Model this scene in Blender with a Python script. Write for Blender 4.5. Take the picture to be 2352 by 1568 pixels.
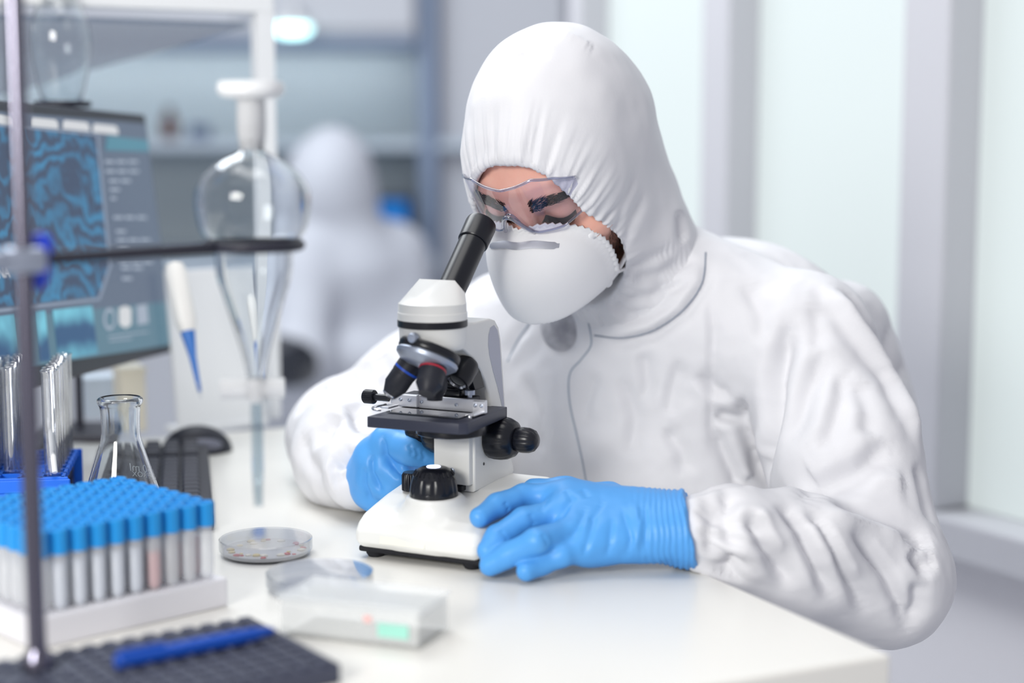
import bpy, bmesh, math, random
import numpy as np
from mathutils import Vector, Matrix, noise
from mathutils.bvhtree import BVHTree

for o in list(bpy.data.objects):
    bpy.data.objects.remove(o, do_unlink=True)
SC = bpy.context.scene
COL = SC.collection
random.seed(7)
RNG = np.random.default_rng(7)

# ------------------------------------------------------------------ camera
FPX, CX, CY = 3900.0, 1176.0, 784.0
PITCH = math.radians(7.1)
TZ = 0.75                                   # table top height
EYE = np.array([0.0, 0.0, TZ + 0.37])
FWD = np.array([0, math.cos(PITCH), -math.sin(PITCH)])
UPV = np.array([0, math.sin(PITCH), math.cos(PITCH)])
cam = bpy.data.cameras.new('camera')
cam.sensor_width = 36.0
cam.lens = 36.0 * FPX / 2352.0
cam.clip_start = 0.05
cam.clip_end = 60
cam.dof.use_dof = True
cam.dof.focus_distance = 1.53
cam.dof.aperture_fstop = (cam.lens / 1000.0) / 0.031
cam_o = bpy.data.objects.new('camera', cam)
cam_o.location = EYE
cam_o.rotation_euler = (math.radians(90) - PITCH, 0, 0)
COL.objects.link(cam_o)
SC.camera = cam_o

# ------------------------------------------------------------------ world, lights, exposure
SC.view_settings.view_transform = 'Standard'
SC.view_settings.look = 'None'
SC.view_settings.gamma = 1
SC.view_settings.use_curve_mapping = False
SC.view_settings.exposure = 0.1
SC.cycles.use_denoising = True
SC.cycles.max_bounces = 10
SC.cycles.diffuse_bounces = 3
SC.cycles.glossy_bounces = 4
SC.cycles.transparent_max_bounces = 24
SC.cycles.transmission_bounces = 9
SC.cycles.sample_clamp_indirect = 6.0
world = bpy.data.worlds.new('world')
SC.world = world
world.use_nodes = True
bgn = world.node_tree.nodes['Background']
bgn.inputs['Color'].default_value = (0.91, 0.915, 1.0, 1)
bgn.inputs['Strength'].default_value = 0.44


def area_light(name, loc, target, size, size_y, power, color):
    l = bpy.data.lights.new(name, 'AREA')
    l.shape = 'RECTANGLE'
    l.size, l.size_y = size, size_y
    l.energy = power
    l.color = color
    o = bpy.data.objects.new(name, l)
    o.location = loc
    d = Vector(target) - Vector(loc)
    o.rotation_euler = d.to_track_quat('-Z', 'Y').to_euler()
    COL.objects.link(o)
    return o


# ceiling panels, plus an unseen key light added low at the front left
area_light('key_light', (-1.10, -0.72, 1.66), (0.2, 1.6, 0.90), 0.8, 0.6, 43, (1.0, 0.985, 0.94))
area_light('ceiling_light_top', (-0.3, 1.3, 2.65), (-0.1, 1.5, 0.75), 1.2, 0.8, 10, (1.0, 0.99, 0.96))
area_light('ceiling_light_back', (-0.9, 2.9, 2.6), (0.1, 3.2, 0.6), 1.6, 1.2, 44, (0.92, 0.97, 1.0))



# ------------------------------------------------------------------ helpers
def ray(px, py):
    return np.array([(px - CX) / FPX, 0, 0]) + UPV * ((CY - py) / FPX) + FWD


def P(px, py, d):
    """the point seen at a pixel of the photograph at view depth d"""
    return EYE + ray(px, py) * d


def PT(px, py, z=TZ):
    """the point seen at a pixel at height z"""
    r = ray(px, py)
    return EYE + r * ((z - EYE[2]) / r[2])


def srgb(r, g, b):
    def f(c):
        c /= 255.0
        return c / 12.92 if c <= 0.04045 else ((c + 0.055) / 1.055) ** 2.4
    return (f(r), f(g), f(b), 1.0)


def unit(v):
    v = np.asarray(v, float)
    return v / np.linalg.norm(v)


MATS = {}


def mat(name, rgb=(200, 200, 200), rough=0.5, metal=0.0, spec=0.5, bump=None, var=None, emit=None, sss=None,
        coat=0.0, sheen=0.0, crumple=None, trans=0.0, ior=1.45, alpha=1.0):
    """bump=(scale, strength, distance) noise relief; var=(scale, amount, rgb2) colour variation"""
    if name in MATS:
        return MATS[name]
    m = bpy.data.materials.new(name)
    m.use_nodes = True
    nt = m.node_tree
    b = nt.nodes['Principled BSDF']
    b.inputs['Base Color'].default_value = srgb(*rgb)
    b.inputs['Roughness'].default_value = rough
    b.inputs['Metallic'].default_value = metal
    b.inputs['Specular IOR Level'].default_value = spec
    b.inputs['Coat Weight'].default_value = coat
    b.inputs['Sheen Weight'].default_value = sheen
    b.inputs['Transmission Weight'].default_value = trans
    b.inputs['IOR'].default_value = ior
    b.inputs['Alpha'].default_value = alpha
    tc = nt.nodes.new('ShaderNodeTexCoord')
    if var:
        n = nt.nodes.new('ShaderNodeTexNoise')
        n.inputs['Scale'].default_value = var[0]
        n.inputs['Detail'].default_value = 4
        nt.links.new(tc.outputs['Object'], n.inputs['Vector'])
        mx = nt.nodes.new('ShaderNodeMix')
        mx.data_type = 'RGBA'
        mx.inputs['A'].default_value = srgb(*rgb)
        mx.inputs['B'].default_value = srgb(*var[2])
        mr = nt.nodes.new('ShaderNodeMapRange')
        mr.inputs['From Min'].default_value = 0.35
        mr.inputs['From Max'].default_value = 0.65
        mr.inputs['To Max'].default_value = var[1]
        nt.links.new(n.outputs['Fac'], mr.inputs['Value'])
        nt.links.new(mr.outputs['Result'], mx.inputs['Factor'])
        nt.links.new(mx.outputs['Result'], b.inputs['Base Color'])
    if bump:
        n = nt.nodes.new('ShaderNodeTexNoise')
        n.inputs['Scale'].default_value = bump[0]
        n.inputs['Detail'].default_value = 5
        n.inputs['Roughness'].default_value = 0.6
        nt.links.new(tc.outputs['Object'], n.inputs['Vector'])
        bp = nt.nodes.new('ShaderNodeBump')
        bp.inputs['Strength'].default_value = bump[1]
        bp.inputs['Distance'].default_value = bump[2]
        if crumple:
            n2 = nt.nodes.new('ShaderNodeTexNoise')
            n2.noise_type = 'RIDGED_MULTIFRACTAL'
            n2.inputs['Scale'].default_value = crumple[0]
            n2.inputs['Detail'].default_value = 2.5
            n2.inputs['Distortion'].default_value = 0.6
            nt.links.new(tc.outputs['Object'], n2.inputs['Vector'])
            b2 = nt.nodes.new('ShaderNodeBump')
            b2.inputs['Strength'].default_value = crumple[1]
            b2.inputs['Distance'].default_value = crumple[2]
            nt.links.new(n2.outputs['Fac'], b2.inputs['Height'])
            nt.links.new(b2.outputs['Normal'], bp.inputs['Normal'])
        nt.links.new(n.outputs['Fac'], bp.inputs['Height'])
        nt.links.new(bp.outputs['Normal'], b.inputs['Normal'])
    if emit:
        b.inputs['Emission Color'].default_value = srgb(*emit[0])
        b.inputs['Emission Strength'].default_value = emit[1]
    if sss:
        b.inputs['Subsurface Weight'].default_value = sss[0]
        b.inputs['Subsurface Radius'].default_value = (1.0, 0.35, 0.2)
        b.inputs['Subsurface Scale'].default_value = sss[1]
    MATS[name] = m
    return m


def thin_glass(name, tint=(245, 248, 250), rough=0.02, f0=0.04, edge=0.9, power=3.0):
    """clear thin wall: transparent with a reflection that grows towards grazing angles"""
    if name in MATS:
        return MATS[name]
    m = bpy.data.materials.new(name)
    m.use_nodes = True
    nt = m.node_tree
    nt.nodes.remove(nt.nodes['Principled BSDF'])
    out = nt.nodes['Material Output']
    tr = nt.nodes.new('ShaderNodeBsdfTransparent')
    tr.inputs['Color'].default_value = srgb(*tint)
    gl = nt.nodes.new('ShaderNodeBsdfGlossy')
    gl.inputs['Roughness'].default_value = rough
    lw = nt.nodes.new('ShaderNodeLayerWeight')
    lw.inputs['Blend'].default_value = 0.5
    pw = nt.nodes.new('ShaderNodeMath')
    pw.operation = 'POWER'
    pw.inputs[1].default_value = power
    mr = nt.nodes.new('ShaderNodeMapRange')
    mr.inputs['To Min'].default_value = f0
    mr.inputs['To Max'].default_value = edge
    mx = nt.nodes.new('ShaderNodeMixShader')
    nt.links.new(lw.outputs['Facing'], pw.inputs[0])
    nt.links.new(pw.outputs[0], mr.inputs['Value'])
    nt.links.new(mr.outputs['Result'], mx.inputs['Fac'])
    nt.links.new(tr.outputs[0], mx.inputs[1])
    nt.links.new(gl.outputs[0], mx.inputs[2])
    nt.links.new(mx.outputs[0], out.inputs['Surface'])
    MATS[name] = m
    return m


def tag(o, label=None, cat=None, group=None, kind=None):
    if label:
        o['label'] = label
    if cat:
        o['category'] = cat
    if group:
        o['group'] = group
    if kind:
        o['kind'] = kind
    return o


def empty(name, loc=(0, 0, 0), rz=0.0, parent=None):
    o = bpy.data.objects.new(name, None)
    o.empty_display_size = 0.05
    COL.objects.link(o)
    o.location = loc
    o.rotation_euler = (0, 0, rz)
    if parent:
        o.parent = parent
    return o


def link(name, me, material=None, parent=None, smooth=None):
    o = bpy.data.objects.new(name, me)
    COL.objects.link(o)
    if material:
        me.materials.clear()
        me.materials.append(material)
    if parent:
        o.parent = parent
    if smooth is not None:
        if smooth is True:
            for p in me.polygons:
                p.use_smooth = True
        else:
            me.polygons.foreach_set('use_smooth', [True] * len(me.polygons))
            me.set_sharp_from_angle(angle=math.radians(smooth))
    return o


def bm_obj(name, bm, material=None, parent=None, smooth=None):
    me = bpy.data.meshes.new(name)
    bmesh.ops.recalc_face_normals(bm, faces=bm.faces)
    bm.to_mesh(me)
    bm.free()
    return link(name, me, material, parent, smooth)


def np_mesh(name, v, f):
    me = bpy.data.meshes.new(name)
    v = np.asarray(v, np.float32)
    f = np.asarray(f, np.int32)
    n, k = f.shape
    me.vertices.add(len(v))
    me.vertices.foreach_set('co', v.ravel())
    me.loops.add(n * k)
    me.loops.foreach_set('vertex_index', f.ravel())
    me.polygons.add(n)
    me.polygons.foreach_set('loop_start', np.arange(n, dtype=np.int32) * k)
    me.update(calc_edges=True)
    me.polygons.foreach_set('use_smooth', np.ones(n, bool))
    return me


# --- shapes added to a bmesh
def bx(bm, c, s, bevel=0.0, seg=2, rot=None):
    """box with centre c and size s"""
    r = bmesh.ops.create_cube(bm, size=1.0)
    vs = r['verts']
    M = Matrix.Translation(Vector(c)) @ (rot.to_4x4() if rot is not None else Matrix.Identity(4)) @ Matrix.Diagonal((*s, 1))
    bmesh.ops.transform(bm, matrix=M, verts=vs)
    if bevel > 0:
        es = list({e for v in vs for e in v.link_edges})
        bmesh.ops.bevel(bm, geom=es, offset=bevel, segments=seg, profile=0.5, affect='EDGES')


def lathe(bm, prof, n=32, M=None, cap=True):
    """profile [(r, z)] spun about z; r=0 closes an end"""
    rings = []
    M = M if M is not None else Matrix.Identity(4)
    for r, z in prof:
        if r < 1e-6:
            rings.append([bm.verts.new(M @ Vector((0, 0, z)))])
        else:
            rings.append([bm.verts.new(M @ Vector((r * math.cos(2 * math.pi * i / n), r * math.sin(2 * math.pi * i / n), z)))
                          for i in range(n)])
    for a, b in zip(rings, rings[1:]):
        for i in range(n):
            j = (i + 1) % n
            if len(a) == 1 and len(b) == 1:
                continue
            if len(a) == 1:
                bm.faces.new((a[0], b[i], b[j]))
            elif len(b) == 1:
                bm.faces.new((a[i], a[j], b[0]))
            else:
                bm.faces.new((a[i], a[j], b[j], b[i]))
    if cap:
        for rg in (rings[0], rings[-1]):
            if len(rg) > 2:
                try:
                    bm.faces.new(rg)
                except ValueError:
                    pass


def axis_matrix(a, d):
    """matrix taking +z to direction d with origin a"""
    q = Vector(d).to_track_quat('Z', 'Y')
    return Matrix.Translation(Vector(a)) @ q.to_matrix().to_4x4()


def tube(bm, pts, r, n=10, cap=True, closed=False):
    """tube along points; r a number or a list"""
    pts = [Vector(p) for p in pts]
    m = len(pts)
    rs = r if isinstance(r, (list, tuple, np.ndarray)) else [r] * m
    rings = []
    prev = None
    for i, p in enumerate(pts):
        if closed:
            t = pts[(i + 1) % m] - pts[i - 1]
        else:
            t = pts[min(i + 1, m - 1)] - pts[max(i - 1, 0)]
        t.normalize()
        if prev is None:
            u = t.orthogonal().normalized()
        else:
            u = (prev - t * prev.dot(t)).normalized()
        prev = u
        w = t.cross(u)
        rings.append([bm.verts.new(p + (u * math.cos(2 * math.pi * k / n) + w * math.sin(2 * math.pi * k / n)) * rs[i]) for k in range(n)])
    pairs = list(zip(rings, rings[1:]))
    if closed:
        pairs.append((rings[-1], rings[0]))
    for a, b in pairs:
        off = 0
        if closed and a is rings[-1]:
            off = min(range(n), key=lambda k: (a[0].co - b[k].co).length)
        for k in range(n):
            k2 = (k + 1) % n
            bm.faces.new((a[k], a[k2], b[(k2 + off) % n], b[(k + off) % n]))
    if cap and not closed:
        bm.faces.new(rings[0])
        bm.faces.new(rings[-1])


def extrude_poly(bm, pts2, to3, t0, t1, bevel=0.0, seg=3, only_caps=False):
    """2-D outline pushed along a third axis; to3(a, b, t) -> Vector"""
    A = [bm.verts.new(to3(a, b, t0)) for a, b in pts2]
    B = [bm.verts.new(to3(a, b, t1)) for a, b in pts2]
    fs = [bm.faces.new(A), bm.faces.new(list(reversed(B)))]
    n = len(A)
    for i in range(n):
        j = (i + 1) % n
        fs.append(bm.faces.new((A[i], B[i], B[j], A[j])))
    bmesh.ops.recalc_face_normals(bm, faces=fs)
    if bevel > 0:
        es = [e for e in fs[0].edges] + [e for e in fs[1].edges]
        if not only_caps:
            for i in range(n):
                e = bm.edges.get((A[i], B[i]))
                if e and e.calc_face_angle(0) > math.radians(35):
                    es.append(e)
        bmesh.ops.bevel(bm, geom=list(set(es)), offset=bevel, segments=seg, profile=0.5, affect='EDGES', clamp_overlap=True)


def smooth_path(pts, n=24, closed=False):
    """Catmull-Rom through points"""
    pts = [np.asarray(p, float) for p in pts]
    m = len(pts)
    out = []
    segs = m if closed else m - 1
    for i in range(segs):
        if closed:
            p0, p1, p2, p3 = pts[i - 1], pts[i], pts[(i + 1) % m], pts[(i + 2) % m]
        else:
            p0, p1, p2, p3 = pts[max(i - 1, 0)], pts[i], pts[i + 1], pts[min(i + 2, m - 1)]
        for k in range(n):
            t = k / n
            out.append(0.5 * ((2 * p1) + (-p0 + p2) * t + (2 * p0 - 5 * p1 + 4 * p2 - p3) * t * t + (-p0 + 3 * p1 - 3 * p2 + p3) * t ** 3))
    if not closed:
        out.append(pts[-1])
    return out


# ------------------------------------------------------------------ sculpting by distance fields
class Field:
    """a grid of distances on which rounded shapes are blended, then skinned"""

    def __init__(self, lo, hi, h):
        self.lo, self.h = np.asarray(lo, float), h
        self.n = np.ceil((np.asarray(hi, float) - self.lo) / h).astype(int) + 1
        self.D = np.full(self.n, 0.5, np.float32)

    def region(self, lo, hi):
        a = np.clip(np.floor((lo - self.lo) / self.h).astype(int), 0, self.n - 1)
        b = np.clip(np.ceil((hi - self.lo) / self.h).astype(int) + 1, 1, self.n)
        sl = tuple(slice(int(x), int(y)) for x, y in zip(a, b))
        g = [(self.lo[i] + self.h * np.arange(a[i], b[i])).astype(np.float32) for i in range(3)]
        return sl, np.meshgrid(*g, indexing='ij', sparse=True)

    def blend(self, lo, hi, fn, k, cut=False):
        m = k + 4 * self.h
        sl, G = self.region(np.asarray(lo) - m, np.asarray(hi) + m)
        if 0 in self.D[sl].shape:
            return
        d = fn(*G).astype(np.float32)
        e = self.D[sl]
        if cut:
            d = -d
            if k > 0:
                t = np.clip(0.5 - 0.5 * (d - e) / k, 0, 1)
                self.D[sl] = d * (1 - t) + e * t + k * t * (1 - t)
            else:
                self.D[sl] = np.maximum(e, d)
        else:
            if k > 0:
                t = np.clip(0.5 + 0.5 * (d - e) / k, 0, 1)
                self.D[sl] = d * (1 - t) + e * t - k * t * (1 - t)
            else:
                self.D[sl] = np.minimum(e, d)

    def cone(self, a, b, ra, rb, k=0.02, cut=False):
        a, b = np.asarray(a, float), np.asarray(b, float)
        ba = b - a
        L2 = float(ba @ ba) + 1e-12
        r = max(ra, rb)

        def fn(X, Y, Z):
            x, y, z = X - a[0], Y - a[1], Z - a[2]
            t = np.clip((x * ba[0] + y * ba[1] + z * ba[2]) / L2, 0, 1)
            return np.sqrt((x - t * ba[0]) ** 2 + (y - t * ba[1]) ** 2 + (z - t * ba[2]) ** 2) - (ra + (rb - ra) * t)
        self.blend(np.minimum(a, b) - r, np.maximum(a, b) + r, fn, k, cut)

    def chain(self, pts, rs, k=0.015, cut=False):
        for i in range(len(pts) - 1):
            self.cone(pts[i], pts[i + 1], rs[i], rs[i + 1], k, cut)

    def ell(self, c, r, axes=None, k=0.02, cut=False):
        """ellipsoid with radii r along the rows of axes"""
        c = np.asarray(c, float)
        A = np.eye(3) if axes is None else np.asarray(axes, float)
        ext = np.sqrt(((A * np.asarray(r)[:, None]) ** 2).sum(0))

        def fn(X, Y, Z):
            x, y, z = X - c[0], Y - c[1], Z - c[2]
            s0 = s1 = 0
            for i in range(3):
                q = x * A[i, 0] + y * A[i, 1] + z * A[i, 2]
                s0 = s0 + (q / r[i]) ** 2
                s1 = s1 + (q / r[i] ** 2) ** 2
            k0, k1 = np.sqrt(s0), np.sqrt(s1) + 1e-9
            return k0 * (k0 - 1) / k1
        self.blend(c - ext, c + ext, fn, k, cut)

    def rbox(self, c, s, axes=None, r=0.005, k=0.0, cut=False):
        """rounded box with half sizes s"""
        c = np.asarray(c, float)
        A = np.eye(3) if axes is None else np.asarray(axes, float)
        ext = (np.abs(A) * np.asarray(s)[:, None]).sum(0)

        def fn(X, Y, Z):
            x, y, z = X - c[0], Y - c[1], Z - c[2]
            o2 = 0
            mx = None
            for i in range(3):
                q = np.abs(x * A[i, 0] + y * A[i, 1] + z * A[i, 2]) - (s[i] - r)
                o2 = o2 + np.maximum(q, 0) ** 2
                mx = q if mx is None else np.maximum(mx, q)
            return np.sqrt(o2) + np.minimum(mx, 0) - r
        self.blend(c - ext, c + ext, fn, k, cut)

    def skin(self):
        """surface nets: returns vertices and quads"""
        D, h = self.D, self.h
        S = D < 0
        c = np.zeros(np.array(D.shape) - 1, np.int8)
        for i in (0, 1):
            for j in (0, 1):
                for k in (0, 1):
                    c += S[i:D.shape[0] - 1 + i, j:D.shape[1] - 1 + j, k:D.shape[2] - 1 + k]
        act = (c > 0) & (c < 8)
        idx = np.full(c.shape, -1, np.int32)
        ijk = np.argwhere(act)
        idx[act] = np.arange(len(ijk))
        corner = {}
        for i in (0, 1):
            for j in (0, 1):
                for k in (0, 1):
                    corner[i, j, k] = D[ijk[:, 0] + i, ijk[:, 1] + j, ijk[:, 2] + k].astype(np.float64)
        acc = np.zeros((len(ijk), 3))
        cnt = np.zeros(len(ijk))
        for ax in range(3):
            for u in (0, 1):
                for w in (0, 1):
                    a = [u, u, u]
                    oth = [q for q in range(3) if q != ax]
                    a[ax] = 0
                    a[oth[0]], a[oth[1]] = u, w
                    b = list(a)
                    b[ax] = 1
                    da, db = corner[tuple(a)], corner[tuple(b)]
                    m = (da < 0) != (db < 0)
                    t = da[m] / (da[m] - db[m])
                    p = np.tile(np.array(a, float), (m.sum(), 1))
                    p[:, ax] = t
                    acc[m] += p
                    cnt[m] += 1
        V = self.lo + h * (ijk + acc / cnt[:, None])
        quads = []
        for ax in range(3):
            o1, o2 = [(1, 2), (2, 0), (0, 1)][ax]
            s0 = [slice(None)] * 3
            s1 = [slice(None)] * 3
            s0[ax] = slice(0, -1)
            s1[ax] = slice(1, None)
            ch = S[tuple(s0)] != S[tuple(s1)]
            e = np.argwhere(ch)
            ok = (e[:, o1] > 0) & (e[:, o2] > 0) & (e[:, o1] < D.shape[o1] - 1) & (e[:, o2] < D.shape[o2] - 1)
            e = e[ok]
            ins = S[tuple(e.T)]

            def at(d1, d2):
                q = e.copy()
                q[:, o1] += d1
                q[:, o2] += d2
                return idx[tuple(q.T)]
            q = np.stack([at(-1, -1), at(0, -1), at(0, 0), at(-1, 0)], 1)
            q[~ins] = q[~ins][:, ::-1]
            quads.append(q)
        return V, np.concatenate(quads)


def relax(V, Q, it=2, lam=0.5):
    """average each vertex with its neighbours"""
    e = np.concatenate([Q[:, [0, 1]], Q[:, [1, 2]], Q[:, [2, 3]], Q[:, [3, 0]]])
    e = np.concatenate([e, e[:, ::-1]])
    for i in range(it):
        cnt = np.bincount(e[:, 0], minlength=len(V))[:, None]
        s = np.stack([np.bincount(e[:, 0], weights=V[e[:, 1], a], minlength=len(V)) for a in range(3)], 1)
        V = V + lam * (s / np.maximum(cnt, 1) - V)
    return V


def normals(V, Q):
    n = np.cross(V[Q[:, 2]] - V[Q[:, 0]], V[Q[:, 3]] - V[Q[:, 1]])
    N = np.zeros_like(V)
    for k in range(4):
        for a in range(3):
            N[:, a] += np.bincount(Q[:, k], weights=n[:, a], minlength=len(V))
    return N / (np.linalg.norm(N, axis=1, keepdims=True) + 1e-12)


class Cast:
    """finds the point of a surface behind a pixel of the photograph"""

    def __init__(self, V, Q):
        self.t = BVHTree.FromPolygons([tuple(v) for v in V], [tuple(int(i) for i in q) for q in Q])

    def __call__(self, px, py):
        d = Vector(ray(px, py)).normalized()
        h = self.t.ray_cast(Vector(EYE), d)
        if h[0] is None:
            h = self.t.find_nearest(Vector(P(px, py, 1.6)))
        return np.array(h[0]), np.array(h[1])


def crease(V, N, pts, nrm, w, depth, side=0.0, taper=0.25):
    """push a fold into the surface along a line: depth<0 groove, >0 ridge; side adds a step across it"""
    pts = np.array(pts)
    nrm = np.array(nrm)
    m = len(pts)
    tang = np.gradient(pts, axis=0)
    tang /= np.linalg.norm(tang, axis=1, keepdims=True) + 1e-12
    lo, hi = pts.min(0) - 3 * w, pts.max(0) + 3 * w
    sel = np.where(((V > lo) & (V < hi)).all(1))[0]
    if len(sel) == 0:
        return
    d2 = ((V[sel, None, :] - pts[None]) ** 2).sum(2)
    j = d2.argmin(1)
    d = np.sqrt(d2[np.arange(len(sel)), j])
    near = d < 2.8 * w
    sel, j, d = sel[near], j[near], d[near]
    u = j / (m - 1)
    fade = np.clip(u / taper, 0, 1) * np.clip((1 - u) / taper, 0, 1)
    fade = fade * fade * (3 - 2 * fade)
    face = np.clip((N[sel] * nrm[j]).sum(1), 0, 1)
    s = ((V[sel] - pts[j]) * np.cross(tang[j], nrm[j])).sum(1) / w
    g = np.exp(-(d / w) ** 1.6)
    V[sel] += N[sel] * ((depth * g + side * s * g * 1.6) * fade * face)[:, None]

# ------------------------------------------------------------------ the room
M_floor = mat('floor_vinyl', (196, 198, 204), 0.45, bump=(30, 0.05, 0.002), var=(3, 0.5, (186, 188, 196)))
M_wall = mat('wall_paint', (196, 198, 206), 0.8, bump=(60, 0.05, 0.002))
M_wall_low = mat('partition_paint', (232, 230, 234), 0.7, bump=(60, 0.04, 0.002))
M_frame = mat('partition_frame', (196, 196, 202), 0.45)
M_pane = mat('frosted_pane', (150, 158, 160), 0.6, emit=((230, 239, 237), 0.52))
M_white_gloss = mat('white_laminate', (234, 232, 226), 0.28, spec=0.45, bump=(9, 0.02, 0.003))
M_edge = mat('table_edge_band', (206, 205, 214), 0.4)
M_cab = mat('cabinet_grey', (200, 203, 211), 0.5)
M_cab_dark = mat('cabinet_blue_grey', (132, 148, 174), 0.5)
M_recess = mat('recess_panel', (204, 214, 218), 0.6)
M_shelf = mat('shelf_board', (190, 203, 216), 0.4)

bm = bmesh.new()
bx(bm, (0, 2.5, -0.02), (9, 9, 0.04))
tag(bm_obj('floor', bm, M_floor), kind='structure')
bm = bmesh.new()
bx(bm, (-0.5, 5.85, 1.35), (8, 0.1, 2.7))
tag(bm_obj('wall_back', bm, M_wall), kind='structure')
bm = bmesh.new()
bx(bm, (-3.2, 3.0, 1.35), (0.1, 5.8, 2.7))
tag(bm_obj('wall_left', bm, M_wall), kind='structure')

# glazed partition on the right, receding to the back
PY0, PM = 3.42, 1.8
PD = unit((1, -PM, 0))
PN = np.array([-PD[1], PD[0], 0])             # points away from the camera side
PN = PN if PN[1] > 0 else -PN


def part_s(px):
    """distance along the partition of the vertical line seen at a pixel column"""
    t = (px - CX) / FPX
    Y = PY0 / (1 + PM * t)
    return (t * Y) / PD[0]


def part_box(name, s0, s1, z0, z1, n0, n1, material, parent=None, bevel=0.004):
    b = bmesh.new()
    c = np.array([0, PY0, 0]) + PD * (s0 + s1) / 2 + PN * (n0 + n1) / 2
    R = Matrix((PD, PN, (0, 0, 1))).transposed()
    bx(b, (c[0], c[1], (z0 + z1) / 2), (s1 - s0, n1 - n0, z1 - z0), bevel, 2, R)
    return bm_obj(name, b, material, parent)


sL, sE = part_s(1330), 2.2
wall_right = tag(part_box('wall_right', sL, sE, 0, 0.53, 0.02, 0.12, M_wall_low), kind='structure')
tag(part_box('trim_1', sL, sE, 0.535, 0.59, -0.03, 0.13, M_frame), kind='structure')
tag(part_box('trim_2', sL, sE, 2.45, 2.7, -0.02, 0.13, M_frame), kind='structure')
posts = [(part_s(1318), part_s(1346)), (part_s(1622), part_s(1684)), (part_s(2080), part_s(2186)), (part_s(2700), part_s(2810))]
for i, (a, b_) in enumerate(posts):
    tag(part_box('trim_%d' % (3 + i), a, b_, 0.592, 2.448, -0.015, 0.10, M_frame), kind='structure')
for i in range(3):
    tag(part_box('window_%d' % (i + 1), posts[i][1] + .001, posts[i + 1][0] - .001, 0.592, 2.448, 0.045, 0.055, M_pane, None, 0.001), kind='structure')

# rear wall unit: upper cabinets, recess, long shelf, lower counter
def xz(px, py, Y):
    p = P(px, py, 1.0)
    d = p - EYE
    k = Y / d[1]
    return d[0] * k, EYE[2] + d[2] * k


def abox(name, x0, x1, y0, y1, z0, z1, material, parent=None, bevel=0.004):
    b = bmesh.new()
    bx(b, ((x0 + x1) / 2, (y0 + y1) / 2, (z0 + z1) / 2), (x1 - x0, y1 - y0, z1 - z0), bevel, 2)
    return bm_obj(name, b, material, parent)


YB = 5.1
unit_o = empty('wall_unit', (-0.6, 5.6, 0))
tag(unit_o, 'grey wall unit with upper cabinets along the back wall', 'cabinet')
unit_o.location = (0, 0, 0)
zc = xz(840, 84, YB)[1]
zs = xz(840, 322, YB)[1]
zs2 = xz(840, 345, YB)[1]
xa, xb, xc = xz(250, 0, YB)[0], xz(975, 0, YB)[0], xz(1300, 0, YB)[0]
abox('back_panel', -2.6, xb, 5.70, 5.80, 0.0, zc, M_recess, unit_o)
abox('upper_cabinet', -2.6, xz(955, 0, YB)[0], YB, 5.79, zc, 2.3, M_cab, unit_o)
abox('cabinet_base_rail', -2.6, xz(955, 0, YB)[0], YB - 0.005, YB + 0.4, zc - 0.03, zc - .001, M_cab_dark, unit_o)
abox('side_panel', xz(958, 0, YB)[0], xz(1000, 0, YB)[0], YB + 0.05, 5.79, 0.0, 2.3, M_cab_dark, unit_o)
for k in range(5):
    x1_ = xz(950, 0, YB)[0] - k * 0.52
    d_ = abox('cabinet_door', x1_ - 0.51, x1_, YB - 0.02, YB - 0.001, zc + 0.02, 2.28, M_cab, unit_o)
    abox('door_handle', x1_ - 0.49, x1_ - 0.475, YB - 0.05, YB - 0.021, zc + 0.06, zc + 0.20, M_cab_dark, d_)
abox('shelf_board', -2.6, xz(1120, 0, YB)[0], YB + 0.06, 5.69, zs2, zs, M_shelf, unit_o)
abox('tall_cabinet', xz(1002, 0, YB)[0], xc, YB + 0.15, 5.79, 0.0, 2.3, M_cab, unit_o)
abox('counter', -2.6, xz(1000, 0, YB)[0], YB - 0.1, 5.69, 0.70, 0.74, M_shelf, unit_o)
abox('counter_front', -2.6, xz(955, 0, YB)[0], YB, 5.69, 0.0, 0.698, M_cab, unit_o)
abox('recess_fill_strip', -2.5, xz(950, 0, YB)[0] - .05, YB + 0.42, YB + 0.47, zc - 0.022, zc - 0.004, mat('recess_fill_glow', (240, 250, 255), .4, emit=((240, 247, 250), 4.0)), unit_o, 0.002)  # glowing strip added out of sight behind the rail to brighten the recess

# ------------------------------------------------------------------ the bench
TU = np.array([math.cos(math.radians(25.6)), math.sin(math.radians(25.6)), 0])
TV = np.array([-TU[1], TU[0], 0])
TC = PT(2048, 1503)                          # near right corner of the top
ROT_T = Matrix((TU, TV, (0, 0, 1))).transposed()


def tbl(u, v, z=TZ):
    p = TC + TU * u + TV * v
    return np.array([p[0], p[1], z])


table = empty('lab_bench', tbl(-0.85, 0.53, 0), math.radians(25.6))
tag(table, 'white laminate lab bench that carries the microscope and glassware', 'table')


def tpart(name, u0, u1, v0, v1, z0, z1, m, bevel=0.003):
    b = bmesh.new()
    bx(b, ((u0 + u1) / 2 + 0.85, (v0 + v1) / 2 - 0.53, (z0 + z1) / 2), (u1 - u0, v1 - v0, z1 - z0), bevel, 3)
    return bm_obj(name, b, m, table)


tpart('table_top', -1.75, 0, 0, 1.08, TZ - 0.036, TZ, M_white_gloss)
for a in (-1.66, -0.04):
    for c in (0.02, 1.04):
        tpart('leg', a - .02, a + .02, c, c + .04 if c < .5 else c + .035, 0, TZ - 0.0365, M_frame)
tpart('apron', -1.64, -0.06, 1.045, 1.07, TZ - .12, TZ - 0.0365, M_frame)

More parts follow.
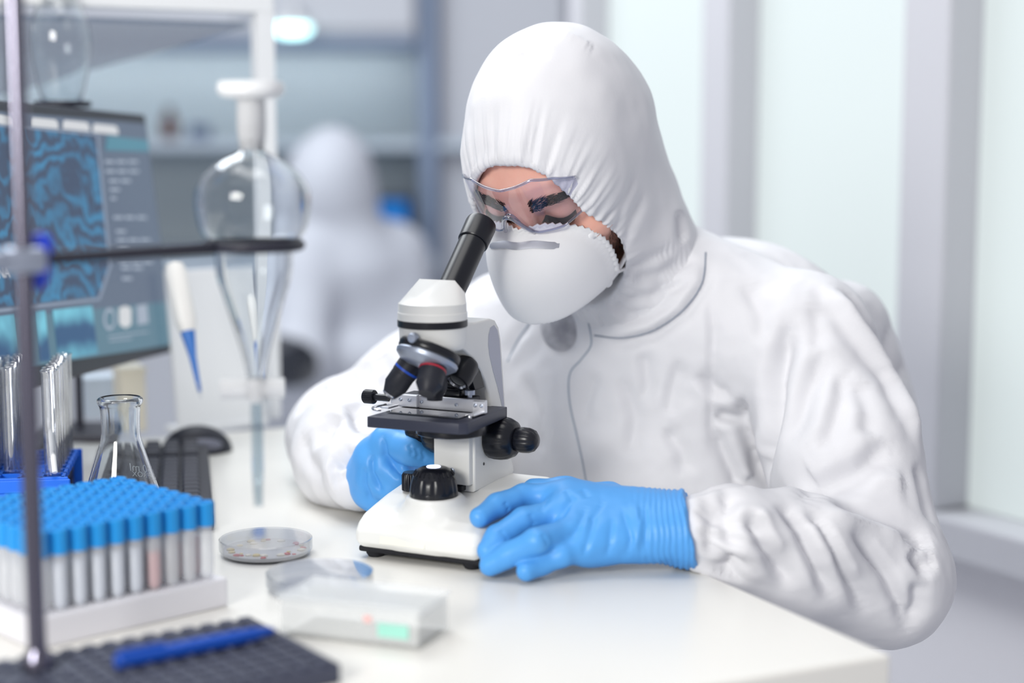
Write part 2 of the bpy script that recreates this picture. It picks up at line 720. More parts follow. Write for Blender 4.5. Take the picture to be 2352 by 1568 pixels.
# ------------------------------------------------------------------ the microscope
M_sc_white = mat('microscope_white', (233, 233, 230), 0.32, spec=0.5, coat=0.15)
M_sc_black = mat('microscope_black', (20, 22, 30), 0.30, spec=0.5)
M_sc_matt = mat('microscope_matt_black', (30, 32, 42), 0.5)
M_stage = mat('stage_anodised', (52, 55, 70), 0.42, spec=0.45, bump=(700, 0.05, 0.0004))
M_rail = mat('brushed_rail', (226, 227, 232), 0.38, metal=0.85, bump=(300, 0.05, 0.0004))
M_steel = mat('bright_steel', (205, 207, 214), 0.22, metal=1.0)
M_satin = mat('satin_metal', (176, 184, 200), 0.42, metal=0.85)
M_grey = mat('grip_grey', (188, 190, 202), 0.5)
M_rubber = mat('foot_rubber', (25, 26, 32), 0.8)
M_lamp_on = mat('lamp_diffuser', (220, 225, 255), 0.4, emit=((214, 222, 255), 3.0))
M_red = mat('red_ring', (178, 40, 58), 0.4)
M_blue = mat('blue_ring', (30, 80, 190), 0.4)
M_yellow = mat('yellow_ring', (196, 160, 40), 0.4)
M_sticker = mat('sticker', (236, 235, 226), 0.5)
M_slide = thin_glass('slide_glass', (225, 235, 235), 0.03, 0.55, 0.95, 1.2)

sl_, sr_ = PT(815, 1278), PT(1105, 1316)
smx = unit(sr_ - sl_)
s_o = (sl_ + sr_) / 2
SROT = math.atan2(smx[1], smx[0])
scope = empty('microscope', s_o, SROT)
tag(scope, 'white compound microscope with black stage, knobs and tilted eyepiece tube', 'microscope')
V3 = lambda a, b, t: Vector((t, a, b))


def sx(name, fn, m, parent=None, smooth=35):
    b = bmesh.new()
    fn(b)
    return bm_obj(name, b, m, parent or scope, smooth)


# base
prof = [(0.0015, .0095), (-.0040, .0150), (-.0040, .024), (.002, .0325), (.012, .0385), (.027, .0425), (.050, .0480), (.080, .0530),
        (.115, .0552), (.146, .0552), (.151, .050), (.151, .0105)]
def base_shape():
    """outline pushed sideways with rounded edges, blended with the round lamp pedestal"""
    f = Field((-.07, -.012, .0), (.07, .160, .066), .0012)
    R0, HW = .0085, .0623
    poly = np.array(prof)

    def poly_d(Y, Z):
        y, z = np.broadcast_arrays(Y, Z)
        best = np.full(y.shape, 1e9)
        ins = np.zeros(y.shape, bool)
        for (ay, az), (by, bz) in zip(poly, np.roll(poly, -1, 0)):
            ey, ez = by - ay, bz - az
            t = np.clip(((y - ay) * ey + (z - az) * ez) / (ey * ey + ez * ez), 0, 1)
            best = np.minimum(best, (y - ay - t * ey) ** 2 + (z - az - t * ez) ** 2)
            c = ((az > z) != (bz > z)) & (y < ey * (z - az) / (ez if abs(ez) > 1e-12 else 1e-12) + ay)
            ins ^= c
        return np.sqrt(best) * np.where(ins, -1, 1)

    def fn(X, Y, Z):
        d2 = poly_d(Y, Z) + R0
        dx = np.abs(X) - HW + R0
        return np.sqrt(np.maximum(d2, 0) ** 2 + np.maximum(dx, 0) ** 2) + np.minimum(np.maximum(d2, dx), 0) - R0
    f.blend(np.array([-.062, 0, .01]), np.array([.062, .15, .056]), fn, 0)

    def ped(X, Y, Z):
        q = np.sqrt(X ** 2 + (Y - .0305) ** 2) - .0240 + .002
        w = Z - .0545 + .002
        return np.sqrt(np.maximum(q, 0) ** 2 + np.maximum(w, 0) ** 2) + np.minimum(np.maximum(q, w), 0) - .002
    f.blend(np.array([-.04, -.005, .02]), np.array([.04, .07, .056]), lambda X, Y, Z: np.maximum(ped(X, Y, Z), .02 - Z), .016)
    V, Q = f.skin()
    return relax(V, Q, 2)[:], Q


bV, bQ = base_shape()
base = link('base', np_mesh('base', bV, bQ), M_sc_white, scope)
sx('base_plate', lambda b: bx(b, (0, .0755, .0075), (.120, .147, .0055), .002), M_rubber)
for fx in (-.048, .048):
    for fy in (.012, .138):
        sx('foot', lambda b: lathe(b, [(.0085, .005), (.0085, .003), (.0065, 0), (0, 0)], 20, Matrix.Translation((fx, fy, 0))), M_rubber)
sx('sticker', lambda b: bx(b, (-.012, -.00415, .0195), (.045, .0006, .008), .0003, 1, Matrix.Rotation(math.radians(-9), 3, 'X')), M_sticker)
# fluted lamp housing
def fluted(b, prof, n, M, flutes, depth, t0, t1):
    rings = []
    for i, (r, z) in enumerate(prof):
        k = depth if t0 <= i <= t1 else 0
        if r < 1e-6:
            rings.append([b.verts.new(M @ Vector((0, 0, z)))])
            continue
        rings.append([b.verts.new(M @ Vector(((r - k * max(0, math.cos(flutes * 2 * math.pi * j / n)) ** 2) * math.cos(2 * math.pi * j / n),
                                              (r - k * max(0, math.cos(flutes * 2 * math.pi * j / n)) ** 2) * math.sin(2 * math.pi * j / n), z))) for j in range(n)])
    for p, q in zip(rings, rings[1:]):
        for j in range(n):
            j2 = (j + 1) % n
            if len(q) == 1:
                b.faces.new((p[j], p[j2], q[0]))
            elif len(p) == 1:
                b.faces.new((p[0], q[j2], q[j]))
            else:
                b.faces.new((p[j], p[j2], q[j2], q[j]))


lampM = Matrix.Translation((0, .0305, 0))
lamp = sx('lamp_housing', lambda b: fluted(b, [(0, .0545), (.0205, .0545), (.0212, .0552), (.0210, .060), (.0202, .0655), (.0188, .0705), (.0184, .0708), (.0168, .0750), (.0145, .0780), (.0115, .0795), (.0075, .0800), (0, .0800)],
                                       96, lampM, 12, .0011, 3, 5), M_sc_black, smooth=60)
def lamp_notches(b):
    for k in range(24):
        a = 2 * math.pi * k / 24
        p = Vector((.0166 * math.cos(a), .0305 + .0166 * math.sin(a), .0752))
        bx(b, p, (.0016, .0012, .0050), .0004, 1, Matrix.Rotation(a, 3, 'Z') @ Matrix.Rotation(math.radians(-35), 3, 'Y'))
sx('grip_ribs', lamp_notches, M_sc_black, lamp)
sx('lamp_lens', lambda b: lathe(b, [(.0062, .0798), (.0060, .0806), (0, .0810)], 24, lampM), M_lamp_on)
sx('dimmer_dial', lambda b: fluted(b, [(0, .0505), (.0095, .0505), (.0095, .0640), (.0080, .0665), (0, .0668)], 72, Matrix.Translation((-.0385, .060, 0)), 24, .0007, 1, 2), M_sc_black)

# arm
arm = [(.069, .0540), (.069, .1150), (.0985, .1180), (.1000, .1260), (.0965, .1375), (.0900, .1480), (.0800, .1600), (.0665, .1720), (.0520, .1800),
       (.038, .1850), (.038, .2020), (.100, .2035), (.1095, .2010), (.1165, .1940), (.1205, .1830), (.1255, .1500), (.1330, .1000), (.1385, .0760), (.1450, .0640),
       (.1470, .0580), (.1440, .0535), (.136, .0520), (.069, .0520)]
sx('arm', lambda b: extrude_poly(b, arm, V3, -.0200, .0200, .0032, 4, True), M_sc_white, smooth=40)
inset = [(.0955, .1890), (.0990, .1955), (.1060, .1970), (.1125, .1920), (.1165, .1820), (.1200, .1580), (.1260, .1200), (.1280, .1040), (.1225, .1200), (.1130, .1400), (.1040, .1560), (.0975, .1700), (.0950, .1800)]
for s in (-1, 1):
    sx('grip_inset', lambda b: extrude_poly(b, inset, V3, s * .0196, s * .0204, 0), M_grey)
sx('focus_housing', lambda b: bx(b, (.000, .0675, .0885), (.036, .010, .0600), .0015, 2), M_sc_white)
sx('rail_gap', lambda b: bx(b, (-.004, .0655, .0555), (.030, .008, .0050), .0005, 1), M_sc_black)
for z in (.0705, .1135):
    def scr(b):
        lathe(b, [(.0030, 0), (.0030, .0012), (.0022, .0016), (.0013, .0008), (0, .0008)], 20, axis_matrix((.0005, .0625, z), (0, -1, 0)))
    sx('screw', scr, M_satin)
sx('screw', lambda b: lathe(b, [(.0013, 0), (.0013, .0004), (0, .0004)], 12, axis_matrix((.0201, .086, .0745), (1, 0, 0))), M_sc_black)

# focus knobs
for s in (-1, 1):
    M = axis_matrix((s * .020, .1000, .0965), (s, 0, 0))
    k = sx('coarse_knob', lambda b: fluted(b, [(0, 0), (.0170, 0), (.0188, .0012), (.0196, .0060), (.0196, .0120), (.0186, .0180), (.0160, .0235), (.0120, .0262), (0, .0265)], 96, M, 12, .0006, 2, 5), M_sc_black, smooth=60)
    sx('fine_knob', lambda b: fluted(b, [(0, .0262), (.0095, .0262), (.0112, .0275), (.0116, .0330), (.0112, .0385), (.0095, .0432), (.0060, .0460), (0, .0470)], 72, M, 10, .0006, 2, 5), M_sc_black, k, 60)

# stage
stp = [(-.0505, .0035), (.0375, .0065), (.0435, .0125), (.0345, .1040), (-.050, .0985)]
stage = sx('stage', lambda b: extrude_poly(b, stp, lambda a, c, t: Vector((a, c, t)), .1150, .1245, .0007, 2), M_stage)
sx('diaphragm_disc', lambda b: lathe(b, [(0, .1065), (.030, .1065), (.0310, .1075), (.0310, .1120), (.0300, .1148), (0, .1148)], 48, Matrix.Translation((.006, .052, 0))), M_sc_black)
# mechanical specimen holder
sx('guide_rail', lambda b: bx(b, (-.010, .0600, .1310), (.0930, .0030, .0115), .0004, 1), M_rail)
hb = sx('rail_block', lambda b: bx(b, (-.0435, .0570, .1315), (.0270, .0050, .0110), .0005, 1), M_rail)
rb = sx('rail_block', lambda b: bx(b, (.0315, .0570, .1310), (.0125, .0050, .0105), .0005, 1), M_rail)
for (qx, qz, par) in ((-.0465, .1325, hb), (-.0375, .1325, hb), (.0285, .1325, rb), (.0345, .1325, rb)):
    sx('screw', lambda b: lathe(b, [(.0016, 0), (.0016, .0008), (.0008, .0012), (0, .0006)], 14, axis_matrix((qx, .0545, qz), (0, -1, 0))), M_satin, par)
for qx in (-.0275, .0075):
    sx('screw', lambda b: lathe(b, [(.0015, 0), (.0015, .0008), (0, .0012)], 14, axis_matrix((qx, .0585, .1310), (0, -1, 0))), M_satin)
sx('carriage', lambda b: (bx(b, (-.012, .0720, .1400), (.0400, .0180, .0070), .0012, 2), bx(b, (-.010, .0740, .1450), (.0240, .0120, .0060), .0015, 2)), M_sc_black)
sx('carriage_base', lambda b: bx(b, (-.016, .0730, .1305), (.0680, .0220, .0115), .0008, 1), M_sc_matt)
sx('traverse_shaft', lambda b: tube(b, [(-.056, .0500, .1335), (-.073, .0500, .1335)], .0032, 16), M_sc_black)
sx('traverse_knob', lambda b: fluted(b, [(0, 0), (.0055, 0), (.0064, .0008), (.0064, .0100), (.0055, .0110), (0, .0110)], 80, axis_matrix((-.0705, .0500, .1335), (-1, 0, 0)), 26, .0005, 2, 3), M_sc_black)
sx('lock_knob', lambda b: lathe(b, [(.0022, 0), (.0022, .0025), (.0048, .0025), (.0048, .0065), (0, .0068)], 18, Matrix.Translation((.0150, .0690, .1365))), M_satin)
sx('holder_arm', lambda b: bx(b, (-.0535, .0475, .1270), (.0090, .0200, .0022), .0005, 1), M_rail)
sx('holder_arm', lambda b: bx(b, (.0340, .0470, .1270), (.0060, .0220, .0022), .0005, 1), M_rail)
pts = [(-.0555, .0440, .1285), (-.0585, .0330, .1285), (-.0560, .0220, .1285), (-.0500, .0165, .1285), (-.0450, .0180, .1285)]
sx('spring_clip', lambda b: tube(b, smooth_path(pts, 6), .0012, 8), M_steel)
sx('clip_pin', lambda b: lathe(b, [(.0015, 0), (.0015, .002), (.0008, .003), (0, .003)], 12, Matrix.Translation((.0360, .0300, .1255))), M_steel)

# reflected-light lamp on the arm
sx('lamp_bracket', lambda b: extrude_poly(b, [(.0900, .1430), (.0720, .1430), (.0640, .1560), (.0680, .1665), (.0800, .1640)], V3, .0130, .0190, .0004, 1), M_sc_black)
def upper_lamp(b):
    lathe(b, [(0, 0), (.0090, 0), (.0115, .004), (.0118, .018), (.0108, .024), (.0092, .0245), (.0088, .0225), (0, .0225)], 32,
          axis_matrix((.0140, .0700, .1680), (-.12, -.72, -.66)))
sx('upper_lamp', upper_lamp, M_sc_black)
sx('upper_lamp_reflector', lambda b: fluted(b, [(.0090, .0240), (.0030, .0180), (0, .0178)], 24, axis_matrix((.0140, .0700, .1680), (-.12, -.72, -.66)), 6, .001, 0, 0), M_steel)
sx('screw', lambda b: lathe(b, [(.0022, 0), (.0022, .0010), (.001, .0014), (0, .0007)], 14, axis_matrix((.0160, .0700, .1500), (.2, -1, 0))), M_satin)

# collar, turret, objectives
HX = Matrix.Translation((0, .0300, 0))
sx('head_collar', lambda b: (lathe(b, [(0, .1835), (.0262, .1835), (.0280, .1860), (.0286, .1900), (.0290, .2035), (0, .2035)], 56, HX),
                             bx(b, (0, .052, .1950), (.0398, .036, .0165), .002, 2)), M_sc_white)
sx('collar_ring', lambda b: lathe(b, [(0, .2028), (.0298, .2028), (.0302, .2033), (.0302, .2086), (.0298, .2091), (0, .2091)], 56, HX), M_sc_black)
sx('lock_screw', lambda b: lathe(b, [(.0018, -.004), (.0018, .003), (.0042, .003), (.0044, .0035), (.0044, .0075), (.0036, .0088), (0, .0092)], 24, axis_matrix((.0010, .0010, .1965), (-.05, -1, 0))), M_satin)
TAX = Vector((-.16, -.42, -.89)).normalized()
TCN = Vector((.0025, .0185, .1800))
tM = axis_matrix(TCN, TAX)
sx('turret_rim', lambda b: lathe(b, [(0, -.006), (.0265, -.006), (.0275, -.004), (.0275, .000), (.0265, .0015), (0, .0015)], 56, tM), M_sc_black)
sx('turret', lambda b: lathe(b, [(0, .0010), (.0262, .0010), (.0278, .0030), (.0272, .0060), (.0215, .0110), (.0130, .0135), (0, .0140)], 56, tM), M_satin)


def objective(base_p, tip_p, r, ring, name, chrome):
    a, c = Vector(base_p), Vector(tip_p)
    L = (c - a).length
    M = axis_matrix(a, c - a)
    body_ = [(0, 0), (r * .93, 0), (r, L * .04), (r, L * .40), (r * .97, L * .41), (r * .97, L * .72), (r * .93, L * .74), (r * .62, L * .93)]
    if not chrome:
        body_ += [(r * .60, L), (0, L)]
    else:
        body_ += [(0, L * .93)]
    o = sx(name, lambda b: lathe(b, body_, 40, M), M_sc_matt)
    sx('colour_ring', lambda b: lathe(b, [(r * .98, L * .27), (r * 1.012, L * .275), (r * 1.012, L * .325), (r * .98, L * .33)], 40, M, False), ring, o)
    if chrome:
        sx('front_lens', lambda b: lathe(b, [(r * .62, L * .925), (r * .60, L * .96), (r * .42, L), (r * .30, L * .985), (0, L * .985)], 32, M), M_steel, o)
    return o


objective((.0012, .0320, .1740), (.0012, .0310, .1385), .0112, M_yellow, 'objective', False)
objective((.0125, .0120, .1760), (.0150, -.0080, .1500), .0118, M_red, 'objective', False)
objective((-.0115, .0180, .1750), (-.0310, .0070, .1430), .0110, M_blue, 'objective', True)

# head with the tilted tube
def head(b):
    vs = []
    for k in range(40):
        a = 2 * math.pi * k / 40
        vs.append(b.verts.new((.0292 * math.cos(a), .0300 + .0292 * math.sin(a), .2225)))
    for p in ((-.0215, .0455, .2415), (.0135, .0455, .2415), (-.0215, .0560, .2300), (.0180, .0560, .2300)):
        vs.append(b.verts.new(p))
    bmesh.ops.convex_hull(b, input=vs)
sx('head_prism', head, M_sc_white, smooth=18)
sx('head_skirt', lambda b: lathe(b, [(0, .2090), (.0300, .2090), (.0300, .2150), (.0294, .2158), (.0293, .2230), (0, .2230)], 56, HX), M_sc_white)
ta, tb = Vector((0, .0480, .2160)), Vector((0, .1210, .2865))
td = (tb - ta).normalized()
sx('eyepiece_tube', lambda b: lathe(b, [(0, 0), (.0126, 0), (.0126, (tb - ta).length - .022), (0, (tb - ta).length - .022)], 40, axis_matrix(ta, td)), M_sc_black)
sx('eyepiece', lambda b: lathe(b, [(0, -.0240), (.0134, -.0240), (.0140, -.0232), (.0143, -.0030), (.0138, 0), (.0095, 0), (.0088, -.003), (0, -.004)], 40, axis_matrix(tb, td)), M_sc_black)

# the slide on the stage
slide = empty('specimen_slide', s_o + np.array([0, 0, .1252]), SROT)
tag(slide, 'clear glass specimen slide lying on the black microscope stage', 'slide')
b = bmesh.new()
bx(b, (-.008, .0365, .0006), (.072, .024, .0011), .0002, 1)
bm_obj('glass', b, M_slide, slide)
b = bmesh.new()
bx(b, (-.002, .0365, .00125), (.018, .018, .0001))
bm_obj('cover_slip', b, M_slide, slide)

# ------------------------------------------------------------------ glass and plastic
M_glass = thin_glass('lab_glass', (236, 241, 244), 0.02, 0.05, 0.85, 2.6)
M_glass_solid = mat('solid_glass', (245, 248, 250), 0.03, trans=1.0, ior=1.46)
M_clear = thin_glass('clear_plastic', (250, 251, 253), 0.05, 0.07, 0.8, 2.4)
M_frost = mat('frosted_plastic', (240, 241, 243), 0.35, trans=0.55, ior=1.2)
M_ptfe = mat('white_ptfe', (236, 238, 240), 0.4)
M_chrome = mat('chrome_rod', (118, 116, 130), 0.2, metal=1.0)
M_dk_metal = mat('dark_metal', (36, 36, 50), 0.45)
M_rack_blue = mat('rack_blue', (24, 110, 232), 0.4)
M_cap_blue = mat('cap_blue', (36, 152, 226), 0.38)
M_pen_blue = mat('pen_blue', (10, 74, 176), 0.35)
M_knob_blue = mat('knob_blue', (24, 62, 206), 0.4)
M_foam = mat('rack_white', (226, 225, 230), 0.7, bump=(200, 0.1, 0.001))
M_key = mat('key_plastic', (46, 48, 60), 0.5)
M_board = mat('keyboard_plastic', (34, 35, 46), 0.5)
M_plate = mat('studded_rubber', (66, 70, 88), 0.55, bump=(120, 0.2, 0.001))
M_liq_red = mat('red_liquid', (206, 84, 84), 0.2)
M_liq_blue = mat('blue_liquid', (204, 214, 230), 0.2)
M_agar = mat('agar', (206, 202, 198), 0.3)


def milky(name, rgb, op):
    """cloudy see-through plastic"""
    m = bpy.data.materials.new(name)
    m.use_nodes = True
    nt = m.node_tree
    b = nt.nodes['Principled BSDF']
    b.inputs['Base Color'].default_value = srgb(*rgb)
    b.inputs['Roughness'].default_value = 0.3
    tr = nt.nodes.new('ShaderNodeBsdfTransparent')
    mx = nt.nodes.new('ShaderNodeMixShader')
    mx.inputs['Fac'].default_value = op
    nt.links.new(tr.outputs[0], mx.inputs[1])
    nt.links.new(b.outputs[0], mx.inputs[2])
    nt.links.new(mx.outputs[0], nt.nodes['Material Output'].inputs['Surface'])
    return m


def glass_wall(b, prof, t, n=40, M=None):
    """a vessel: outer profile and the same profile set in by the wall"""
    inner = [(max(r - t, 0.0004), z) for r, z in prof]
    lathe(b, prof + list(reversed(inner)), n, M, cap=False)


# ------------------------------------------------------------------ retort stand with ring clamp
D2 = PT(580, 1410, TZ + .016)
D1 = PT(785, 1516, TZ + .016)
DL = PT(0, 1513, TZ + .016)
pe = unit((D2 - DL)[:3] * [1, 1, 0])                      # along the far edge of the plate
pf = np.array([pe[1], -pe[0], 0])                          # towards the camera
ROD = PT(87, 1532, TZ + .016)
stand = empty('retort_stand', (D2[0], D2[1], TZ), math.atan2(pe[1], pe[0]))
tag(stand, 'steel retort stand with a ring clamp on a black studded base plate', 'lab stand')
PW, PL_ = 0.300, float(np.linalg.norm(D1 - D2))
b = bmesh.new()
bx(b, (-PW / 2, -PL_ / 2, .007), (PW, PL_, .014), .002, 2)
plate = bm_obj('base_plate', b, M_plate, stand)
b = bmesh.new()
bx(b, (0, 0, .0015), (.0102, .0086, .0036), .0012, 1)
stud_me = bpy.data.meshes.new('stud')
b.to_mesh(stud_me)
b.free()
stud_me.materials.append(M_plate)
rodl = Vector(((ROD - D2) @ pe, -(ROD - D2) @ pf, 0))
for i in range(20):
    for j in range(10):
        x, y = -.010 - i * .0148, -.009 - j * .0132
        if (Vector((x, y, 0)) - rodl).length < .016:
            continue
        o = bpy.data.objects.new('stud', stud_me)
        COL.objects.link(o)
        o.parent = plate
        o.location = (x, y, .0138)
b = bmesh.new()
lathe(b, [(0, .014), (.0105, .014), (.0105, .022), (.0068, .028), (.0062, .030), (.0062, .62), (0, .62)], 28, Matrix.Translation(rodl))
bm_obj('rod', b, M_chrome, stand, 40)
drod = (ROD - EYE) @ FWD
BZ = P(60, 588, drod)[2] - TZ
ringc = P(583, 573, 1.235)
to_l = lambda p: Vector(((p - np.array([D2[0], D2[1], TZ])) @ pe, -(p - np.array([D2[0], D2[1], TZ])) @ pf, p[2] - TZ))
rc = to_l(ringc)
rc.z = BZ
b = bmesh.new()
bx(b, rodl + Vector((0, 0, BZ)), (.026, .022, .017), .004, 2)
lathe(b, [(0, 0), (.006, 0), (.007, .002), (.007, .016), (0, .017)], 16, axis_matrix(rodl + Vector((-.010, -.004, BZ)), (-1, -.2, 0)))
boss = bm_obj('clamp_boss', b, M_satin, stand, 40)
dirr = (Vector((rc.x, rc.y, 0)) - Vector((rodl.x, rodl.y, 0))).normalized()
RR = .0335
b = bmesh.new()
st_ = rodl + Vector((0, 0, BZ)) + dirr * .012
en_ = rc - dirr * RR
tube(b, [st_, en_], .0044, 14)
bm_obj('clamp_arm', b, M_dk_metal, stand, 40)
b = bmesh.new()
tube(b, [rc + Vector((RR * math.cos(a), RR * math.sin(a), 0)) for a in [2 * math.pi * k / 48 for k in range(48)]], .0040, 10, closed=True)
bm_obj('ring', b, M_dk_metal, stand, True)
b = bmesh.new()
pk = to_l(P(90, 598, drod - .02))
lathe(b, [(0, -.019), (.005, -.018), (.0078, -.010), (.0080, 0), (.0085, .010), (.006, .017), (0, .019)], 24, axis_matrix(pk, (.12, 0, 1)))
bm_obj('clamp_knob', b, M_knob_blue, stand, True)

# separating funnel in the ring
K = 1.235 / FPX
fun = empty('separating_funnel', ringc)
tag(fun, 'pear-shaped glass separating funnel with white stopper hanging in the ring clamp', 'funnel')
def fz(py):
    return (573 - py) * K / math.cos(PITCH)
prof = [(26, 348), (40, 356), (72, 372), (104, 398), (124, 425), (132, 452), (130, 490), (120, 530), (103, 573), (86, 630), (68, 690), (50, 750), (34, 805), (24, 850), (20, 872)]
prof = [(r * K, fz(py)) for r, py in prof]
for i, (r, z) in enumerate(prof):
    if abs(z) < .01:
        prof[i] = (RR - .0045, z)
outer = [(x, z) for x, z in [(a[0], a[1]) for a in smooth_path([np.array(p) for p in prof], 5)]]
b = bmesh.new()
glass_wall(b, outer, .0016, 48)
bm_obj('bulb', b, M_glass_solid, fun, True)
b = bmesh.new()
glass_wall(b, [(32 * K, fz(225)), (33 * K, fz(300)), (27 * K, fz(349))], .002, 36)
bm_obj('neck', b, M_frost, fun, True)
b = bmesh.new()
lathe(b, [(0, fz(192)), (70 * K, fz(194)), (76 * K, fz(202)), (76 * K, fz(218)), (66 * K, fz(229)), (36 * K, fz(233)), (29 * K, fz(240)), (25 * K, fz(320)), (0, fz(322))], 36)
bm_obj('stopper', b, M_ptfe, fun, 40)
b = bmesh.new()
lathe(b, [(0, fz(868)), (22 * K, fz(868)), (26 * K, fz(880)), (26 * K, fz(905)), (20 * K, fz(925)), (0, fz(925))], 24)
tube(b, [(-.026, -.004, fz(893)), (.020, .003, fz(893))], .0075, 16)
bm_obj('stopcock', b, M_frost, fun, 40)
b = bmesh.new()
glass_wall(b, [(15 * K, fz(924)), (14 * K, fz(1080)), (11 * K, fz(1168))], .0012, 20)
bm_obj('stem', b, M_glass, fun, True)

# ------------------------------------------------------------------ monitor seen edge-on at the left
TR = P(337, 262, 2.09)
TLm = P(0, 228, 1.717)
me_ = unit(TR - TLm)
lo_d, hi_d = 1.6, 2.6
for _ in range(50):
    dm = (lo_d + hi_d) / 2
    q = (P(407, 806, dm) - TR) @ me_
    if q > 0:
        hi_d = dm
    else:
        lo_d = dm
BRm = P(407, 806, dm)
mdn = unit(BRm - TR)
mn = unit(np.cross(mdn, me_))
if mn @ (EYE - TR) < 0:
    mn = -mn
MH = np.linalg.norm(BRm - TR)
MW = 0.50
mon = empty('computer_monitor', (TR + BRm) / 2 - me_ * MW / 2)
MB = (TR + BRm) / 2 - me_ * MW / 2
tag(mon, 'dark computer monitor showing blue spine scan images at the left of the bench', 'monitor')
MR = Matrix((me_, -mdn, mn)).transposed()


def ml(x, y, n=0.0):
    """screen coordinates: x leftwards from the right edge 0..MW, y down 0..MH"""
    return Vector(me_ * (MW / 2 - x) - mdn * (MH / 2 - y) + mn * n)


def mquad(name, pts, m, n=0.0012, parent=None, th=0.0004):
    b = bmesh.new()
    A = [b.verts.new(ml(x, y, n)) for x, y in pts]
    f = b.faces.new(A)
    r = bmesh.ops.extrude_face_region(b, geom=[f])
    bmesh.ops.translate(b, vec=Vector(mn * th), verts=[v for v in r['geom'] if isinstance(v, bmesh.types.BMVert)])
    return bm_obj(name, b, m, parent or mon)


def emat(name, rgb, s=0.55):
    return mat(name, tuple(c * .25 for c in rgb), 0.3, emit=(rgb, s))


M_bezel = mat('monitor_bezel', (42, 46, 58), 0.4)
M_scr = emat('screen_slate', (88, 104, 128), 0.75)
M_tab = emat('screen_tab', (214, 216, 220), 0.8)
M_line = emat('screen_line', (132, 146, 168), 0.8)
M_text = emat('screen_text', (160, 172, 190), 0.8)
M_teal = emat('screen_teal', (70, 134, 156), 0.8)
M_band = emat('screen_lower_band', (84, 124, 144), 0.75)


def scan_mat(name, a, c, scale, rough):
    m = bpy.data.materials.new(name)
    m.use_nodes = True
    nt = m.node_tree
    bs = nt.nodes['Principled BSDF']
    bs.inputs['Base Color'].default_value = (.01, .02, .03, 1)
    tc = nt.nodes.new('ShaderNodeTexCoord')
    wv = nt.nodes.new('ShaderNodeTexWave')
    wv.inputs['Scale'].default_value = scale
    wv.inputs['Distortion'].default_value = rough
    wv.inputs['Detail'].default_value = 3
    wv.inputs['Detail Scale'].default_value = 1.6
    wv.bands_direction = 'Z'
    nz = nt.nodes.new('ShaderNodeTexNoise')
    nz.inputs['Scale'].default_value = 22
    mu = nt.nodes.new('ShaderNodeMath')
    mu.operation = 'MULTIPLY'
    rp = nt.nodes.new('ShaderNodeValToRGB')
    rp.color_ramp.elements[0].position = .08
    rp.color_ramp.elements[0].color = srgb(*a)
    rp.color_ramp.elements[1].position = .62
    rp.color_ramp.elements[1].color = srgb(*c)
    nt.links.new(tc.outputs['Object'], wv.inputs['Vector'])
    nt.links.new(tc.outputs['Object'], nz.inputs['Vector'])
    nt.links.new(wv.outputs['Fac'], mu.inputs[0])
    nt.links.new(nz.outputs['Fac'], mu.inputs[1])
    nt.links.new(mu.outputs[0], rp.inputs['Fac'])
    nt.links.new(rp.outputs['Color'], bs.inputs['Emission Color'])
    bs.inputs['Emission Strength'].default_value = 0.8
    return m


M_scan = scan_mat('scan_image', (52, 68, 98), (54, 134, 180), 11, 18)
M_scan2 = scan_mat('scan_tile', (40, 84, 128), (122, 206, 228), 6, 4)
b = bmesh.new()
bx(b, Vector(-mn * .016), (MW, MH, .030), .004, 2, MR)
bx(b, Vector(-mn * .040), (MW * .36, MH * .5, .03), .008, 2, MR)
bm_obj('housing', b, M_bezel, mon)
mquad('screen', [(.008, .012), (MW - .008, .012), (MW - .008, MH - .026), (.008, MH - .026)], M_scr, 0)
FZ = {}
def mp(px, py):
    """pixel of the photograph -> screen coordinates"""
    r = ray(px, py)
    t = ((TR - EYE) @ mn) / (r @ mn)
    p = EYE + r * t - TR
    return -(p @ me_), p @ mdn
def mpoly(name, pxs, m, n=.0012, parent=None):
    return mquad(name, [mp(*p) for p in pxs], m, n, parent)
scan = mpoly('scan_image', [(-60, 285), (217, 312), (246, 610), (222, 680), (-60, 712)], M_scan)
mpoly('panel_line', [(217, 308), (222, 309), (252, 610), (226, 690), (220, 690), (246, 610)], M_line, .0018)
mpoly('panel_line', [(-60, 280), (217, 306), (217, 311), (-60, 286)], M_line, .0018)
mpoly('panel_line', [(-60, 716), (224, 684), (224, 690), (-60, 724)], M_line, .0018)
for x0, x1, y0 in ((68, 130, 270), (142, 202, 276), (211, 268, 284), (-10, 30, 263)):
    mpoly('tab', [(x0 + 4, y0), (x1 - 6, y0 + 5), (x1, y0 + 12), (x1 + 1, y0 + 26), (x0, y0 + 20), (x0, y0 + 5)], M_tab)
mpoly('teal_bar', [(244, 312), (336, 322), (340, 348), (240, 345)], M_teal)
for x0, x1, y0 in ((238, 342, 372), (240, 344, 394), (248, 316, 416), (250, 278, 436), (252, 264, 456), (258, 358, 500), (264, 312, 532), (266, 366, 552), (270, 305, 572), (272, 360, 602), (276, 352, 616), (278, 306, 640)):
    k = (x1 - x0) // 9
    for i in range(max(1, k // 3)):
        a0 = x0 + i * 27
        a1 = min(x1, a0 + 22)
        if a1 > a0:
            mpoly('text_line', [(a0, y0 - 4), (a1, y0 - 3), (a1, y0 + 3), (a0, y0 + 3)], M_text)
mpoly('lower_band', [(-60, 738), (404, 690), (402, 790), (-60, 862)], M_band, .0008)
for q in ([(-40, 730), (30, 722), (44, 836), (-30, 850)], [(76, 716), (100, 713), (112, 828), (88, 830)], [(118, 712), (208, 702), (222, 812), (132, 826)]):
    mpoly('scan_tile', q, M_scan2, .0014)
